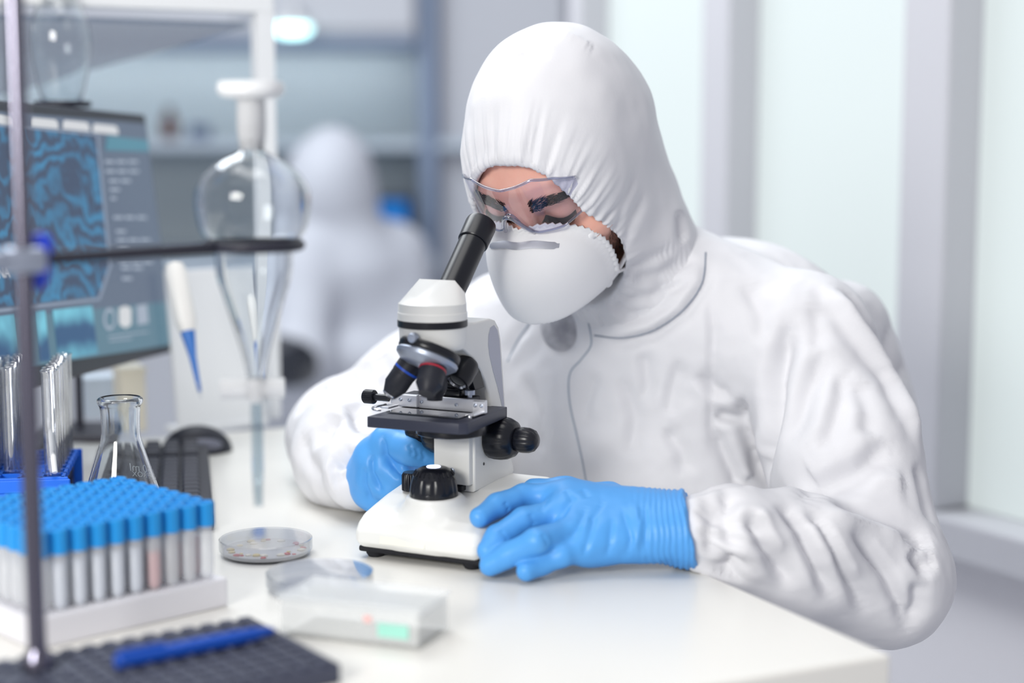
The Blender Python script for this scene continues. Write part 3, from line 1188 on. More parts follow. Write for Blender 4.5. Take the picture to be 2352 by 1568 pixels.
def ellp(cx, cy, rx, ry, n=14):
    return [(cx + rx * math.cos(2 * math.pi * k / n), cy + ry * math.sin(2 * math.pi * k / n)) for k in range(n)]
mpoly('icon', ellp(248, 733, 14, 26), M_text, .0016)
mpoly('icon', ellp(248, 733, 9, 18), M_band, .0022)
mpoly('icon', [(270, 708), (284, 702), (298, 708), (298, 745), (285, 754), (271, 745)], M_tab, .0016)
mpoly('icon', [(310, 702), (334, 698), (338, 742), (313, 747)], M_text, .0016)
mpoly('text_line', [(246, 772), (338, 760), (338, 763), (246, 775)], M_text)
mpoly('text_line', [(248, 782), (300, 776), (300, 779), (248, 785)], M_text)
# the word on the scan
cu = bpy.data.curves.new('word', 'FONT')
cu.body = 'DNA'
cu.size = 0.018
cu.extrude = 0.0002
tmp = bpy.data.objects.new('word', cu)
COL.objects.link(tmp)
me2 = bpy.data.meshes.new_from_object(tmp.evaluated_get(bpy.context.evaluated_depsgraph_get()))
bpy.data.objects.remove(tmp, do_unlink=True)
xw, yw = mp(21, 636)
wv_ = max(v.co.x for v in me2.vertices)
for v in me2.vertices:
    v.co = ml(xw + wv_ - v.co.x, yw - v.co.y, .0018 + v.co.z)
link('printed_word', me2, M_tab, mon)
# stand of the monitor
b = bmesh.new()
foot = Vector((-0.03, 0.0, 0))
pbase = MB - me_ * 0.02 - mn * 0.14
bx(b, Vector((pbase[0] - MB[0], pbase[1] - MB[1], TZ + .006 - MB[2])), (.15, .20, .012), .004, 2)
tube(b, [Vector((pbase[0] - MB[0], pbase[1] - MB[1], TZ + .01 - MB[2])), Vector((pbase[0] - MB[0], pbase[1] - MB[1], -.05)), Vector(-mn * .05) + Vector((0, 0, .0))], .018, 14)
bm_obj('stand', b, M_bezel, mon, 40)

# pear-shaped flask above the monitor in a black holder
fp = P(143, 239, 2.0)
holder = empty('flask_holder', (fp[0], fp[1], TZ))
tag(holder, 'black ring holder carrying the round glass flask behind the monitor', 'holder')
hz = fp[2] - TZ
b = bmesh.new()
tube(b, [Vector((.030 * math.cos(2 * math.pi * k / 32), .030 * math.sin(2 * math.pi * k / 32), hz)) for k in range(32)], .004, 8, closed=True)
bm_obj('ring', b, M_dk_metal, holder, True)
b = bmesh.new()
tube(b, [Vector((0, .034, .008)), Vector((0, .034, hz))], .005, 12)
bm_obj('rod', b, M_dk_metal, holder, 40)
b = bmesh.new()
bx(b, (0, .02, .005), (.10, .10, .01), .003, 2)
bm_obj('foot', b, M_dk_metal, holder)
K2 = 2.0 / FPX
fl2 = empty('glass_flask', fp)
tag(fl2, 'rounded clear glass flask standing above the monitor top', 'flask')
pr = [(0, 246), (22, 245), (40, 236), (50, 215), (58, 180), (66, 140), (70, 105), (68, 70), (58, 35), (42, 8), (30, -10), (26, -60), (30, -100)]
pr = [(max(r, .01) * K2, (239 - y) * K2) for r, y in pr]
pr = [tuple(p) for p in smooth_path([np.array(p) for p in pr], 4)]
b = bmesh.new()
glass_wall(b, pr[1:], .0016, 40)
bm_obj('body', b, M_glass_solid, fl2, True)

# ------------------------------------------------------------------ conical flask
cf = PT(285, 1252)
K3 = ((cf - EYE) @ FWD) / FPX
con = empty('conical_flask', cf)
tag(con, 'empty clear glass conical flask in front of the keyboard', 'flask')
pr = [(.020 / K3 * 0 + 112, 2), (118, 10), (117, 24), (104, 64), (82, 132), (60, 200), (48, 240), (44, 262), (44, 300), (46, 322), (51, 332), (51, 340), (46, 344)]
pr = [(r * K3, h * K3 * 1.0) for r, h in pr]
pr = [tuple(p) for p in smooth_path([np.array(p) for p in pr], 4)]
inn = [(max(r - .0016, .0005), z) for r, z in pr]
b = bmesh.new()
lathe(b, [(0, .0008), (pr[0][0] - .004, .0008)] + pr + list(reversed(inn)) + [(0, .0030)], 56, None, cap=False)
bm_obj('body', b, M_glass_solid, con, True)
M_print = mat('white_print', (235, 238, 240), 0.6)
for txt, px_, py_, s in (('250 ml', 326, 1092, .011), ('APPROX', 328, 1106, .0075)):
    cu = bpy.data.curves.new('print', 'FONT')
    cu.body = txt
    cu.size = s
    tmp = bpy.data.objects.new('print', cu)
    COL.objects.link(tmp)
    me2 = bpy.data.meshes.new_from_object(tmp.evaluated_get(bpy.context.evaluated_depsgraph_get()))
    bpy.data.objects.remove(tmp, do_unlink=True)
    z = (1252 - py_) * K3
    r = np.interp(z, [p[1] for p in pr[4:]], [p[0] for p in pr[4:]]) if True else 0
    r = float(np.interp(z, sorted(p[1] for p in pr), [p[0] for p in sorted(pr, key=lambda q: q[1])])) + .0004
    x0 = (px_ - 285) * K3 + max(v.co.x for v in me2.vertices) / 2
    slope = -0.62
    for v in me2.vertices:
        zz = z + v.co.y
        rr = r + (zz - z) * -0.33
        xx = max(-rr * .98, min(rr * .98, x0 - v.co.x))
        v.co = (xx, math.sqrt(max(rr * rr - xx * xx, 1e-8)), zz)
    link('printed_scale', me2, M_print, con)

# ------------------------------------------------------------------ blue test-tube rack with clear tubes
ORD = ['first', 'second', 'third', 'fourth', 'fifth', 'sixth', 'seventh', 'eighth', 'ninth', 'tenth']
rk = PT(150, 1095, TZ + .052)
rk_o = empty('test_tube_rack', (rk[0], rk[1], TZ), math.radians(9))
tag(rk_o, 'bright blue plastic test-tube rack with grid shelves at the left edge', 'rack')
PT_ = .0195
NC, NR = 5, 7


def grid_shelf(b, z, th):
    W, L = NC * PT_ + .004, NR * PT_ + .004
    for i in range(NC + 1):
        bx(b, (-.002 - i * PT_, L / 2 - .004, z), (.0028, L, th))
    for j in range(NR + 1):
        bx(b, (-W / 2, j * PT_ - .002, z), (W, .0028, th))


for z, th in ((.050, .006), (.012, .005)):
    b = bmesh.new()
    grid_shelf(b, z, th)
    bm_obj('grid_shelf', b, M_rack_blue, rk_o)
for y in (-.004, NR * PT_):
    b = bmesh.new()
    bx(b, (-NC * PT_ / 2, y, .031), (NC * PT_ + .006, .003, .044), .001, 1)
    bm_obj('end_frame', b, M_rack_blue, rk_o)
b = bmesh.new()
bx(b, (-NC * PT_ / 2, -.0066, .0455), (NC * PT_ + .010, .003, .012), .001, 1)
bm_obj('front_lip', b, M_rack_blue, rk_o)
for yy in (-.004, NR * PT_):
    for xx in (-.004, -NC * PT_):
        b = bmesh.new()
        bx(b, (xx, yy, .005), (.008, .006, .010), .001, 1)
        bm_obj('foot', b, M_rack_blue, rk_o)
b = bmesh.new()
tr_ = .0074
tp_ = [(.0004, .0), (.0040, .0008), (.0064, .0034), (tr_, .0072), (tr_, .138), (tr_ + .0008, .1395), (tr_ + .0008, .141)]
glass_wall(b, tp_, .0009, 18)
tube_me = bpy.data.meshes.new('test_tube')
bmesh.ops.recalc_face_normals(b, faces=b.faces)
b.to_mesh(tube_me)
b.free()
tube_me.materials.append(thin_glass('tube_glass', (250, 251, 253), 0.05, 0.16, 0.95, 1.8))
tube_me.polygons.foreach_set('use_smooth', [True] * len(tube_me.polygons))
ca, sa = math.cos(math.radians(9)), math.sin(math.radians(9))
for i in range(NC):
    for j in range(NR):
        if i == 1 or (i == 2 and j in (0, 4)):
            continue
        x, y = -.002 - (i + .5) * PT_, (j + .5) * PT_ - .002
        o = bpy.data.objects.new('test_tube', tube_me)
        COL.objects.link(o)
        o.location = (rk[0] + ca * x - sa * y, rk[1] + sa * x + ca * y, TZ + .0100)
        o.rotation_euler = (random.uniform(-.01, .01), random.uniform(-.01, .01), 0)
        tag(o, 'clear glass test tube %s from front in the %s row, blue rack' % (ORD[j], 'rightmost' if i == 0 else ORD[i] + ' from right'),
            'test tube', 'test tubes in the blue rack')
b = bmesh.new()
pA, pB = P(126, 1085, 1.56), P(104, 872, 1.60)
tube(b, [pA, pB], .0026, 10)
o = bm_obj('stirring_rod', b, M_ptfe, None, 40)
tag(o, 'thin white stirring rod leaning among the tubes in the blue rack', 'rod')

# ------------------------------------------------------------------ rack of blue-capped sample tubes
cr = PT(525, 1392)
cn = PT(105, 1490)
ce = unit((cr - cn) * [1, 1, 0])
cg = np.array([-ce[1], ce[0], 0])
NE, NG = 10, 9
pitch = 0.0158
LE = NE * pitch + .008
cn = cr - ce * LE
ang = math.atan2(ce[1], ce[0])
crk = empty('tube_block', cn, ang)
tag(crk, 'white foam block holding the blue-capped sample tubes', 'rack')
b = bmesh.new()
bx(b, (LE / 2, (NG * pitch + .008) / 2, .0115), (LE, NG * pitch + .008, .023), .002, 2)
bm_obj('block', b, M_foam, crk)
KZ = .0225
b = bmesh.new()
glass_wall(b, [(.0004, 0), (.0035, .0006), (.0058, .004), (.0062, .010), (.0062, .0465)], .0007, 16)
sm_tube = bpy.data.meshes.new('sample_tube')
bmesh.ops.recalc_face_normals(b, faces=b.faces)
b.to_mesh(sm_tube)
b.free()
sm_tube.materials.append(milky('tube_plastic', (244, 246, 250), 0.30))
sm_tube.polygons.foreach_set('use_smooth', [True] * len(sm_tube.polygons))
b = bmesh.new()
fluted(b, [(0, .0425), (.0067, .0425), (.0070, .0432), (.0070, .0600), (.0064, .0612), (.0050, .0612), (.0046, .0570), (0, .0570)], 48, Matrix.Identity(4), 16, .0004, 2, 3)
cap_me = bpy.data.meshes.new('cap')
bmesh.ops.recalc_face_normals(b, faces=b.faces)
b.to_mesh(cap_me)
b.free()
cap_me.materials.append(M_cap_blue)
liq = {}
for nm, m, h in (('red', M_liq_red, .030), ('blue', M_liq_blue, .036)):
    b = bmesh.new()
    lathe(b, [(0, .0012), (.0030, .0016), (.0048, .0044), (.0053, .010), (.0053, h), (0, h)], 14)
    liq[nm] = bpy.data.meshes.new('liquid')
    bmesh.ops.recalc_face_normals(b, faces=b.faces)
    b.to_mesh(liq[nm])
    b.free()
    liq[nm].materials.append(m)
for i in range(NE):
    for j in range(NG):
        p = cn + ce * (.004 + (i + .5) * pitch) + cg * (.004 + (j + .5) * pitch)
        t = empty('sample_tube', (p[0], p[1], TZ + KZ))
        for nm, mm in (('tube', sm_tube), ('cap', cap_me)):
            c = bpy.data.objects.new(nm, mm)
            COL.objects.link(c)
            c.parent = t
        kind = None
        if j == 0 and 1 <= i <= 5:
            kind = 'blue'
        if (i, j) in ((6, 0), (8, 1), (9, 1)):
            kind = 'red'
        if kind:
            c = bpy.data.objects.new('liquid', liq[kind])
            COL.objects.link(c)
            c.parent = t
        what = {'red': 'sample tube with red liquid', 'blue': 'sample tube with pale blue liquid', None: 'blue-capped sample tube'}[kind]
        tag(t, '%s %s from right, %s row of white block' % (what, ORD[NE - 1 - i], 'front' if j == 0 else ORD[j]),
            'sample tube', 'sample tubes in the white block')

# ------------------------------------------------------------------ blue pen on the plate
pa, pb = PT(266, 1519, TZ + .0225), PT(630, 1447, TZ + .0225)
pen = empty('blue_pen', (pa + pb) / 2)
tag(pen, 'dark blue plastic pen lying across the studded base plate', 'pen')
mc = (pa + pb) / 2
pd_ = unit(pb - pa)
PLn = np.linalg.norm(pb - pa)
pM = axis_matrix(-pd_ * PLn / 2, pd_)
b = bmesh.new()
lathe(b, [(0, 0), (.0048, 0), (.0055, .001), (.0055, PLn * .70), (.0050, PLn * .86), (.0030, PLn * .97), (.0014, PLn), (0, PLn)], 8, pM)
bm_obj('barrel', b, M_pen_blue, pen, 30)
b = bmesh.new()
side_ = unit(np.cross(pd_, [0, 0, 1]))
bx(b, Vector(-pd_ * PLn * .34 + np.array([0, 0, .0062])), (.0034, PLn * .28, .0016), .0005, 1, Matrix((side_, pd_, np.cross(side_, pd_))).transposed())
bm_obj('pocket_clip', b, M_pen_blue, pen)

# ------------------------------------------------------------------ petri dishes
def dish(center, r, h, label, agar, tilt=0.0):
    d = empty('petri_dish', center)
    d.rotation_euler = (tilt, 0, .3)
    tag(d, label, 'petri dish')
    b = bmesh.new()
    lathe(b, [(0, .0004), (r - .0012, .0004), (r - .0006, .001), (r - .0004, h * .86), (r - .0016, h * .86), (r - .0020, .0018), (0, .0018)], 64, None, cap=False)
    bm_obj('bottom', b, M_clear, d, 40)
    b = bmesh.new()
    lathe(b, [(0, h), (r + .0006, h), (r + .0012, h - .0006), (r + .0012, h * .34), (r + .0002, h * .34), (r, h - .0012), (0, h - .0012)], 64, None, cap=False)
    bm_obj('lid', b, M_clear, d, 40)
    if agar:
        b = bmesh.new()
        lathe(b, [(0, .002), (r - .0022, .002), (r - .0022, .0052), (r - .0045, .0046), (0, .0046)], 64)
        bm_obj('agar', b, M_agar, d, 40)
        mts = [mat('colony_yellow', (226, 202, 140), .5), mat('colony_red', (200, 74, 78), .5), mat('colony_cream', (236, 226, 206), .5)]
        rr = random.Random(3)
        for k in range(26):
            a = rr.uniform(0, 2 * math.pi)
            q = (r - .006) * rr.uniform(.45, 1) ** .5
            s = rr.uniform(.0018, .0042)
            b = bmesh.new()
            lathe(b, [(s, 0), (s * .8, s * .3), (s * .3, s * .45), (0, s * .45)], 10, Matrix.Translation((q * math.cos(a), q * math.sin(a), .0046)))
            bm_obj('colony', b, mts[k % 3], d, True)
    return d


dish(PT(611, 1272), .0395, .0150, 'closed petri dish with grey agar and yellow and red colonies', True)
d2 = PT(735, 1352)
dish(d2, .0425, .0150, 'empty clear petri dish in front of the one with colonies', False)

# ------------------------------------------------------------------ translucent slide box in the foreground
sb = PT(838, 1452)
sbo = empty('plastic_box', sb, math.radians(-20))
tag(sbo, 'translucent white plastic box with a mint label in the foreground', 'box')
M_box = milky('translucent_box', (246, 248, 248), 0.34)
b = bmesh.new()
bx(b, (0, 0, .013), (.112, .058, .026), .003, 2)
bx(b, (0, 0, .0140), (.108, .054, .0235), .003, 2)
bm_obj('body', b, M_box, sbo)
b = bmesh.new()
bx(b, (0, 0, .0285), (.115, .061, .0050), .0015, 2)
bm_obj('lid', b, M_box, sbo)
b = bmesh.new()
bx(b, (.036, -.0295, .013), (.024, .0006, .010))
bm_obj('label_strip', b, mat('mint_label', (160, 222, 205), .5), sbo)
b = bmesh.new()
bx(b, (.016, -.0295, .020), (.006, .0006, .005))
bm_obj('label_dot', b, mat('pink_label', (240, 190, 186), .5), sbo)

# ------------------------------------------------------------------ keyboard and mouse
ka, kb = PT(487, 1160), PT(478, 1040)
kd = unit((kb - ka) * [1, 1, 0])
kn_ = np.array([-kd[1], kd[0], 0])
k0 = ka - kd * .11
kbo = empty('keyboard', k0, math.atan2(kd[1], kd[0]))
tag(kbo, 'black computer keyboard lying behind the conical flask', 'keyboard')
KL, KW = .36, .122
b = bmesh.new()
bx(b, (KL / 2, KW / 2, .008), (KL, KW, .016), .003, 2)
bm_obj('body', b, M_board, kbo)
b = bmesh.new()
bx(b, (0, 0, .004), (.0165, .0165, .008), .002, 1)
key_me = bpy.data.meshes.new('key')
b.to_mesh(key_me)
b.free()
key_me.materials.append(M_key)
for i in range(18):
    for j in range(5):
        if i in (13,) or (j == 4 and i % 5 == 4):
            continue
        o = bpy.data.objects.new('key', key_me)
        COL.objects.link(o)
        o.parent = kbo
        o.location = (.014 + i * .0196, .020 + j * .0205, .0155)
ms = PT(452, 1038)
mo = empty('computer_mouse', ms, math.radians(15))
tag(mo, 'black computer mouse with a grey side panel past the keyboard', 'mouse')
b = bmesh.new()
bmesh.ops.create_uvsphere(b, u_segments=28, v_segments=14, radius=1)
bmesh.ops.transform(b, matrix=Matrix.Diagonal((.041, .026, .031, 1)), verts=b.verts)
bmesh.ops.bisect_plane(b, geom=list(b.verts) + list(b.edges) + list(b.faces), plane_co=(0, 0, 0), plane_no=(0, 0, -1), clear_outer=True)
bmesh.ops.holes_fill(b, edges=b.edges)
bmesh.ops.translate(b, vec=(0, 0, .0005), verts=b.verts)
bm_obj('body', b, M_board, mo, True)
b = bmesh.new()
lathe(b, [(.024, 0), (.020, .004), (0, .0055)], 24, Matrix.Translation((.004, -.0205, .011)) @ Matrix.Rotation(math.radians(68), 4, 'X') @ Matrix.Diagonal((1, .36, 1, 1)))
bm_obj('side_panel', b, mat('mouse_grey', (112, 114, 128), .5), mo, True)

# ------------------------------------------------------------------ white pipette board, pipettes, cartons at the back of the bench
w0, w1 = PT(418, 994), PT(645, 966)
wd = unit((w1 - w0) * [1, 1, 0])
wn = np.array([-wd[1], wd[0], 0])
WL = np.linalg.norm(w1 - w0)
pbo = empty('pipette_board', w0, math.atan2(wd[1], wd[0]))
tag(pbo, 'white leaning board at the back of the bench holding two pipettes', 'stand')
b = bmesh.new()
Rl = Matrix.Rotation(math.radians(-8), 3, 'X')
bx(b, (WL / 2 - .02, .004, .100), (WL * .86, .006, .200), .002, 2, Rl)
bm_obj('board', b, M_ptfe, pbo)
b = bmesh.new()
bx(b, (WL / 2 - .02, .002, .004), (WL * .88, .04, .008), .002, 2)
bm_obj('foot', b, M_ptfe, pbo)
M_pip = mat('pipette_cream', (232, 230, 226), .4)
M_pip_blue = mat('pipette_blue', (52, 112, 190), .4)


def pipette(a, c, label):
    o = empty('pipette', c)
    tag(o, label, 'pipette', None)
    d = unit(a - c)
    L = np.linalg.norm(a - c)
    M = axis_matrix((0, 0, 0), d)
    b = bmesh.new()
    lathe(b, [(0, L * .48), (.009, L * .48), (.0125, L * .56), (.013, L * .9), (.010, L * .97), (0, L)], 20, M)
    bm_obj('grip', b, M_pip, o, 40)
    b = bmesh.new()
    lathe(b, [(0, L * .05), (.0020, L * .05), (.0042, L * .30), (.0075, L * .44), (.0085, L * .485), (0, L * .485)], 20, M)
    bm_obj('shaft', b, M_pip_blue, o, 40)
    b = bmesh.new()
    lathe(b, [(.0008, 0), (.0024, L * .06), (.0030, L * .10)], 14, M, cap=False)
    bm_obj('tip', b, M_clear, o, True)
    return o


pipette(P(398, 598, 1.93), P(462, 915, 1.90), 'cream pipette with blue shaft hanging beside the monitor')
pipette(P(566, 680, 1.97), P(604, 895, 1.93), 'blue pipette hanging behind the separating funnel')
for nm, (x0, y0), (w, d_, h), rgb, lab in (
        ('carton', (300, 985), (.030, .05, .075), (232, 226, 208), 'narrow cream carton behind the conical flask'),
        ('tube_box', (245, 952), (.060, .05, .048), (206, 218, 230), 'pale blue box under the lower edge of the monitor')):
    q = PT(x0, y0)
    o = empty(nm, q, math.radians(25))
    tag(o, lab, 'box')
    b = bmesh.new()
    bx(b, (0, 0, h / 2), (w, d_, h), .002, 2)
    bm_obj('body', b, mat(nm + '_card', rgb, .6), o)
    b = bmesh.new()
    bx(b, (0, 0, h + .002), (w + .003, d_ + .003, .006), .001, 2)
    bm_obj('lid', b, mat(nm + '_card', rgb, .6), o)

# ------------------------------------------------------------------ white frame with a glass panel over the back of the bench
fr0 = PT(619, 960)
fr = empty('bench_frame', fr0, math.radians(30))
tag(fr, 'white square-tube frame with a leaning glass panel at the back of the bench', 'frame')
FH = P(605, 14, (fr0 - EYE) @ FWD)[2] - TZ
for x in (0, -1.0):
    b = bmesh.new()
    bx(b, (x, 0, FH / 2), (.024, .024, FH), .002, 2)
    bm_obj('post', b, M_ptfe, fr)
b = bmesh.new()
bx(b, (-.5, 0, FH - .001), (1.02, .026, .026), .002, 2)
bm_obj('crossbar', b, M_ptfe, fr)
M_fpanel = thin_glass('panel_glass', (206, 216, 226), 0.15, 0.22, 0.9, 2.0)
b = bmesh.new()
A = [Vector((-.012, .02, FH - .03)), Vector((-.99, .02, FH - .03)), Vector((-.99, .42, FH - .16)), Vector((-.40, .42, FH - .16))]
f = b.faces.new([b.verts.new(p) for p in A])
r = bmesh.ops.extrude_face_region(b, geom=[f])
bmesh.ops.translate(b, vec=(0, 0, .006), verts=[v for v in r['geom'] if isinstance(v, bmesh.types.BMVert)])
bm_obj('glass_panel', b, M_fpanel, fr)

# ------------------------------------------------------------------ things on the rear shelf and counter
def back_bottle(px, w, ytop, ybot, rgb, name, label, cat, cap=(40, 30, 30)):
    Y = YB + .2
    k = Y / FPX
    x, z0 = xz(px, ybot, Y)
    z1 = xz(px, ytop, Y)[1]
    h = z1 - zs
    o = empty(name, (x, Y, zs))
    tag(o, label, cat)
    r = w * k / 2
    b = bmesh.new()
    lathe(b, [(0, 0), (r * .95, 0), (r, .004), (r, h * .55), (r * .8, h * .68), (r * .4, h * .78), (r * .4, h * .84), (0, h * .84)], 24)
    bm_obj('body', b, mat(name + '_body', rgb, .25), o, 40)
    b = bmesh.new()
    lathe(b, [(0, h * .82), (r * .52, h * .82), (r * .52, h * .99), (0, h)], 20)
    bm_obj('cap', b, mat(name + '_cap', cap, .5), o, 40)


back_bottle(390, 36, 245, 312, (96, 40, 24), 'brown_bottle', 'small brown glass bottle with dark cap on the rear shelf', 'bottle')
back_bottle(790, 34, 292, 330, (120, 140, 180), 'blue_jar', 'small blue-grey jar on the rear shelf above the second person', 'jar', (96, 116, 160))
back_bottle(1002, 38, 292, 330, (108, 112, 146), 'purple_jar', 'small dark jar at the right end of the rear shelf', 'jar', (80, 84, 120))
x_, _ = xz(460, 310, YB + .2)
o = empty('shelf_box', (x_, YB + .2, zs))
tag(o, 'dark blue instrument box on the rear shelf beside the brown bottle', 'box')
b = bmesh.new()
bx(b, (0, 0, .022), (.058, .06, .044), .004, 2)
bm_obj('body', b, mat('box_navy', (70, 88, 124), .5), o)
b = bmesh.new()
bx(b, (0, -.031, .024), (.040, .002, .024), .001, 1)
bm_obj('front_plate', b, mat('box_plate', (96, 112, 146), .5), o)
# blue screen on the counter
YS = YB - .05
xl, zt = xz(818, 448, YS)
xr, zb_ = xz(955, 540, YS)
so = empty('laboratory_screen', ((xl + xr) / 2, YS, .741))
tag(so, 'small dark framed screen glowing blue on the rear counter', 'monitor')
b = bmesh.new()
bx(b, (0, 0, (zt + zb_) / 2 - .741), (xr - xl, .03, zt - zb_), .004, 2)
bm_obj('housing', b, M_bezel, so)
b = bmesh.new()
bx(b, (-.004, -.016, (zt + zb_) / 2 - .741), (xr - xl - .04, .003, zt - zb_ - .03))
bm_obj('screen', b, emat('blue_glow', (20, 110, 190), .9), so)
b = bmesh.new()
tube(b, [(0, .02, .01), (0, .02, zb_ - .741 + .03)], .015, 12)
bx(b, (0, .02, .006), (.14, .10, .012), .003, 1)
bm_obj('stand', b, M_bezel, so)
# lamp under the wall cabinet
lp = P(672, 58, YB - .28)
lo = empty('puck_lamp', lp)
tag(lo, 'round glowing lamp below the wall cabinets', 'lamp')
b = bmesh.new()
lathe(b, [(0, .012), (.052, .012), (.056, .004), (.056, -.002), (0, -.002)], 32)
bm_obj('housing', b, M_ptfe, lo, 40)
b = bmesh.new()
lathe(b, [(.051, -.0025), (.046, -.020), (.030, -.028), (0, -.030)], 32)
bm_obj('diffuser', b, mat('lamp_glow', (200, 250, 250), .4, emit=((196, 250, 250), 3.5)), lo, True)
b = bmesh.new()
tube(b, [(0, 0, .012), (0, .0, .05), (0, .29, .06)], .008, 10)
bm_obj('bracket', b, M_ptfe, lo, 40)

# ------------------------------------------------------------------ the person at the microscope
def vec(*a):
    return np.array(a, float)


PSI, THE = math.radians(28), math.radians(41)
HF = vec(-math.sin(PSI) * math.cos(THE), -math.cos(PSI) * math.cos(THE), -math.sin(THE))      # where the face points
HU = vec(-math.sin(PSI) * math.sin(THE), -math.cos(PSI) * math.sin(THE), math.cos(THE))       # towards the crown
HL = vec(math.cos(PSI), -math.sin(PSI), 0)                                                   # the person's left
HA = np.array([HL, HF, HU])
EM = P(1203, 492, 1.56)                       # between the eyes
HC = EM - HF * 0.085                          # centre of the head


def hp(l, f, u):
    return HC + HL * l + HF * f + HU * u


M_suit = mat('coverall_fabric', (224, 224, 228), 0.55, spec=0.3, bump=(420, 0.10, 0.0012), crumple=(13, 0.55, 0.010))
M_skin = mat('skin', (238, 184, 166), 0.5, spec=0.4, bump=(600, 0.08, 0.0006), var=(60, 0.35, (222, 156, 138)), sss=(0.25, 0.006))
M_hair = mat('dark_hair', (38, 30, 32), 0.5)
M_shirt = mat('grey_knit', (200, 200, 205), 0.9, bump=(900, 0.3, 0.001), var=(40, 0.7, (120, 120, 130)))
M_glove = mat('blue_nitrile', (84, 160, 230), 0.42, spec=0.45, bump=(260, 0.06, 0.0012))
M_mask = mat('respirator_shell', (238, 238, 240), 0.8, bump=(900, 0.10, 0.0008))
M_clip = mat('nose_clip_metal', (196, 198, 206), 0.42, metal=0.85)
M_lens = thin_glass('goggle_plastic', (240, 240, 250), 0.03, 0.06, 0.75, 2.6)
M_temple = mat('blue_temple', (30, 70, 170), 0.4)
M_seam = mat('seam_thread', (142, 150, 164), 0.7)

TF = unit((-math.sin(math.radians(25)), -math.cos(math.radians(25)), 0))
TL = vec(-TF[1], TF[0], 0)
TA = np.array([TL, TF, vec(0, 0, 1)])
LSH = P(1845, 798, 1.68)
RSH = P(1170, 770, 1.86)
LEL = P(2026, 1322, 1.54)
LWR = P(1600, 1222, 1.44)
REL = P(786, 1000, 1.80)
RWR = P(826, 1090, 1.63)
C7 = P(1468, 655, 1.74)

person = empty('person')
tag(person, 'person in a white hooded coverall bending over the microscope with blue gloved hands', 'person')

# --- head, neck: the skin that the hood, goggles and mask leave open
fb = Field(HC - vec(0.16, 0.15, 0.22), HC + vec(0.20, 0.22, 0.15), 0.0017)
fb.ell(hp(0, -0.006, 0.018), (0.066, 0.086, 0.080), HA, 0.02)
fb.ell(hp(0, 0.028, -0.045), (0.060, 0.053, 0.075), HA, 0.03)
fb.cone(hp(-0.030, 0.073, 0.017), hp(0.030, 0.073, 0.017), 0.012, 0.012, 0.02)
for s in (-1, 1):
    fb.ell(hp(s * 0.032, 0.090, -0.001), (0.019, 0.012, 0.011), HA, 0.010, cut=True)
    fb.ell(hp(s * 0.032, 0.068, -0.001), (0.0145, 0.0135, 0.0125), HA, 0.006)
    fb.ell(hp(s * 0.043, 0.052, -0.034), (0.024, 0.024, 0.020), HA, 0.02)
    fb.cone(hp(s * 0.018, 0.080, 0.013), hp(s * 0.046, 0.066, 0.014), 0.0075, 0.005, 0.012)
    fb.ell(hp(s * 0.066, -0.01, -0.01), (0.008, 0.020, 0.032), HA, 0.008)
fb.chain([hp(0, 0.080, 0.004), hp(0, 0.096, -0.022), hp(0, 0.108, -0.042)], [0.0085, 0.0095, 0.013], 0.012)
fb.ell(hp(0, 0.075, -0.072), (0.024, 0.014, 0.010), HA, 0.012)
fb.ell(hp(0, 0.060, -0.105), (0.028, 0.024, 0.018), HA, 0.02)
fb.cone(hp(0, -0.02, -0.07), C7 + vec(0.0, 0.03, -0.04), 0.046, 0.050, 0.03)
BV, BQ = fb.skin()
BV = relax(BV, BQ, 2)
body = link('body', np_mesh('body', BV, BQ), M_skin, person)
body['label'] = 'forehead, brows and nose bridge of the bent head'
body_tree = BVHTree.FromPolygons([tuple(v) for v in BV], [tuple(int(i) for i in q) for q in BQ])


def on_face(l, u, f=0.13):
    """point and normal of the face at head coordinates l, u"""
    h = body_tree.ray_cast(Vector(hp(l, f + 0.05, u)), Vector(-HF))
    if h[0] is None:
        h = body_tree.find_nearest(Vector(hp(l, f, u)))
    return np.array(h[0]), np.array(h[1])


def hair_strokes(bm, roots, length, thick, dirs, lift=0.35):
    for (p, n), d in zip(roots, dirs):
        d = unit(d - n * (d @ n))
        a = p - n * 0.0005
        b = p + (d * 0.6 + n * lift) * length * 0.6
        c = p + (d + n * lift * 0.6) * length
        tube(bm, [a, b, c], [thick, thick * 0.8, thick * 0.15], 3, cap=False)


bm = bmesh.new()
roots, dirs = [], []
for s in (-1, 1):
    for i in range(330):
        t = random.random() ** 0.9
        l = s * (0.011 + 0.047 * t)
        hgt = 0.0062 * (1 - 0.6 * t)
        u = 0.0120 + 0.0075 * math.sin(min(1, t * 1.25) * math.pi * 0.62) - 0.010 * max(0, t - .65) + random.uniform(-1, 1) * hgt
        roots.append(on_face(l, u))
        dirs.append(HL * s * (0.5 + t) + HU * (0.75 - 1.1 * t + random.uniform(-.25, .25)))
hair_strokes(bm, roots, 0.0085, 0.00042, dirs)
brow = bm_obj('eyebrow_hair', bm, M_hair, body)
brow['kind'] = 'stuff'
bm = bmesh.new()
roots, dirs = [], []
for s in (-1, 1):
    for i in range(60):
        t = i / 59
        l = s * (0.019 + 0.027 * t)
        u = -0.0055 - 0.004 * math.sin(t * math.pi)
        roots.append(on_face(l, u))
        dirs.append(-HU * 0.7 + HF * 0.9 + HL * s * (t - 0.4))
hair_strokes(bm, roots, 0.010, 0.0005, dirs, 0.6)
lash = bm_obj('eyelashes', bm, M_hair, body)
lash['kind'] = 'stuff'
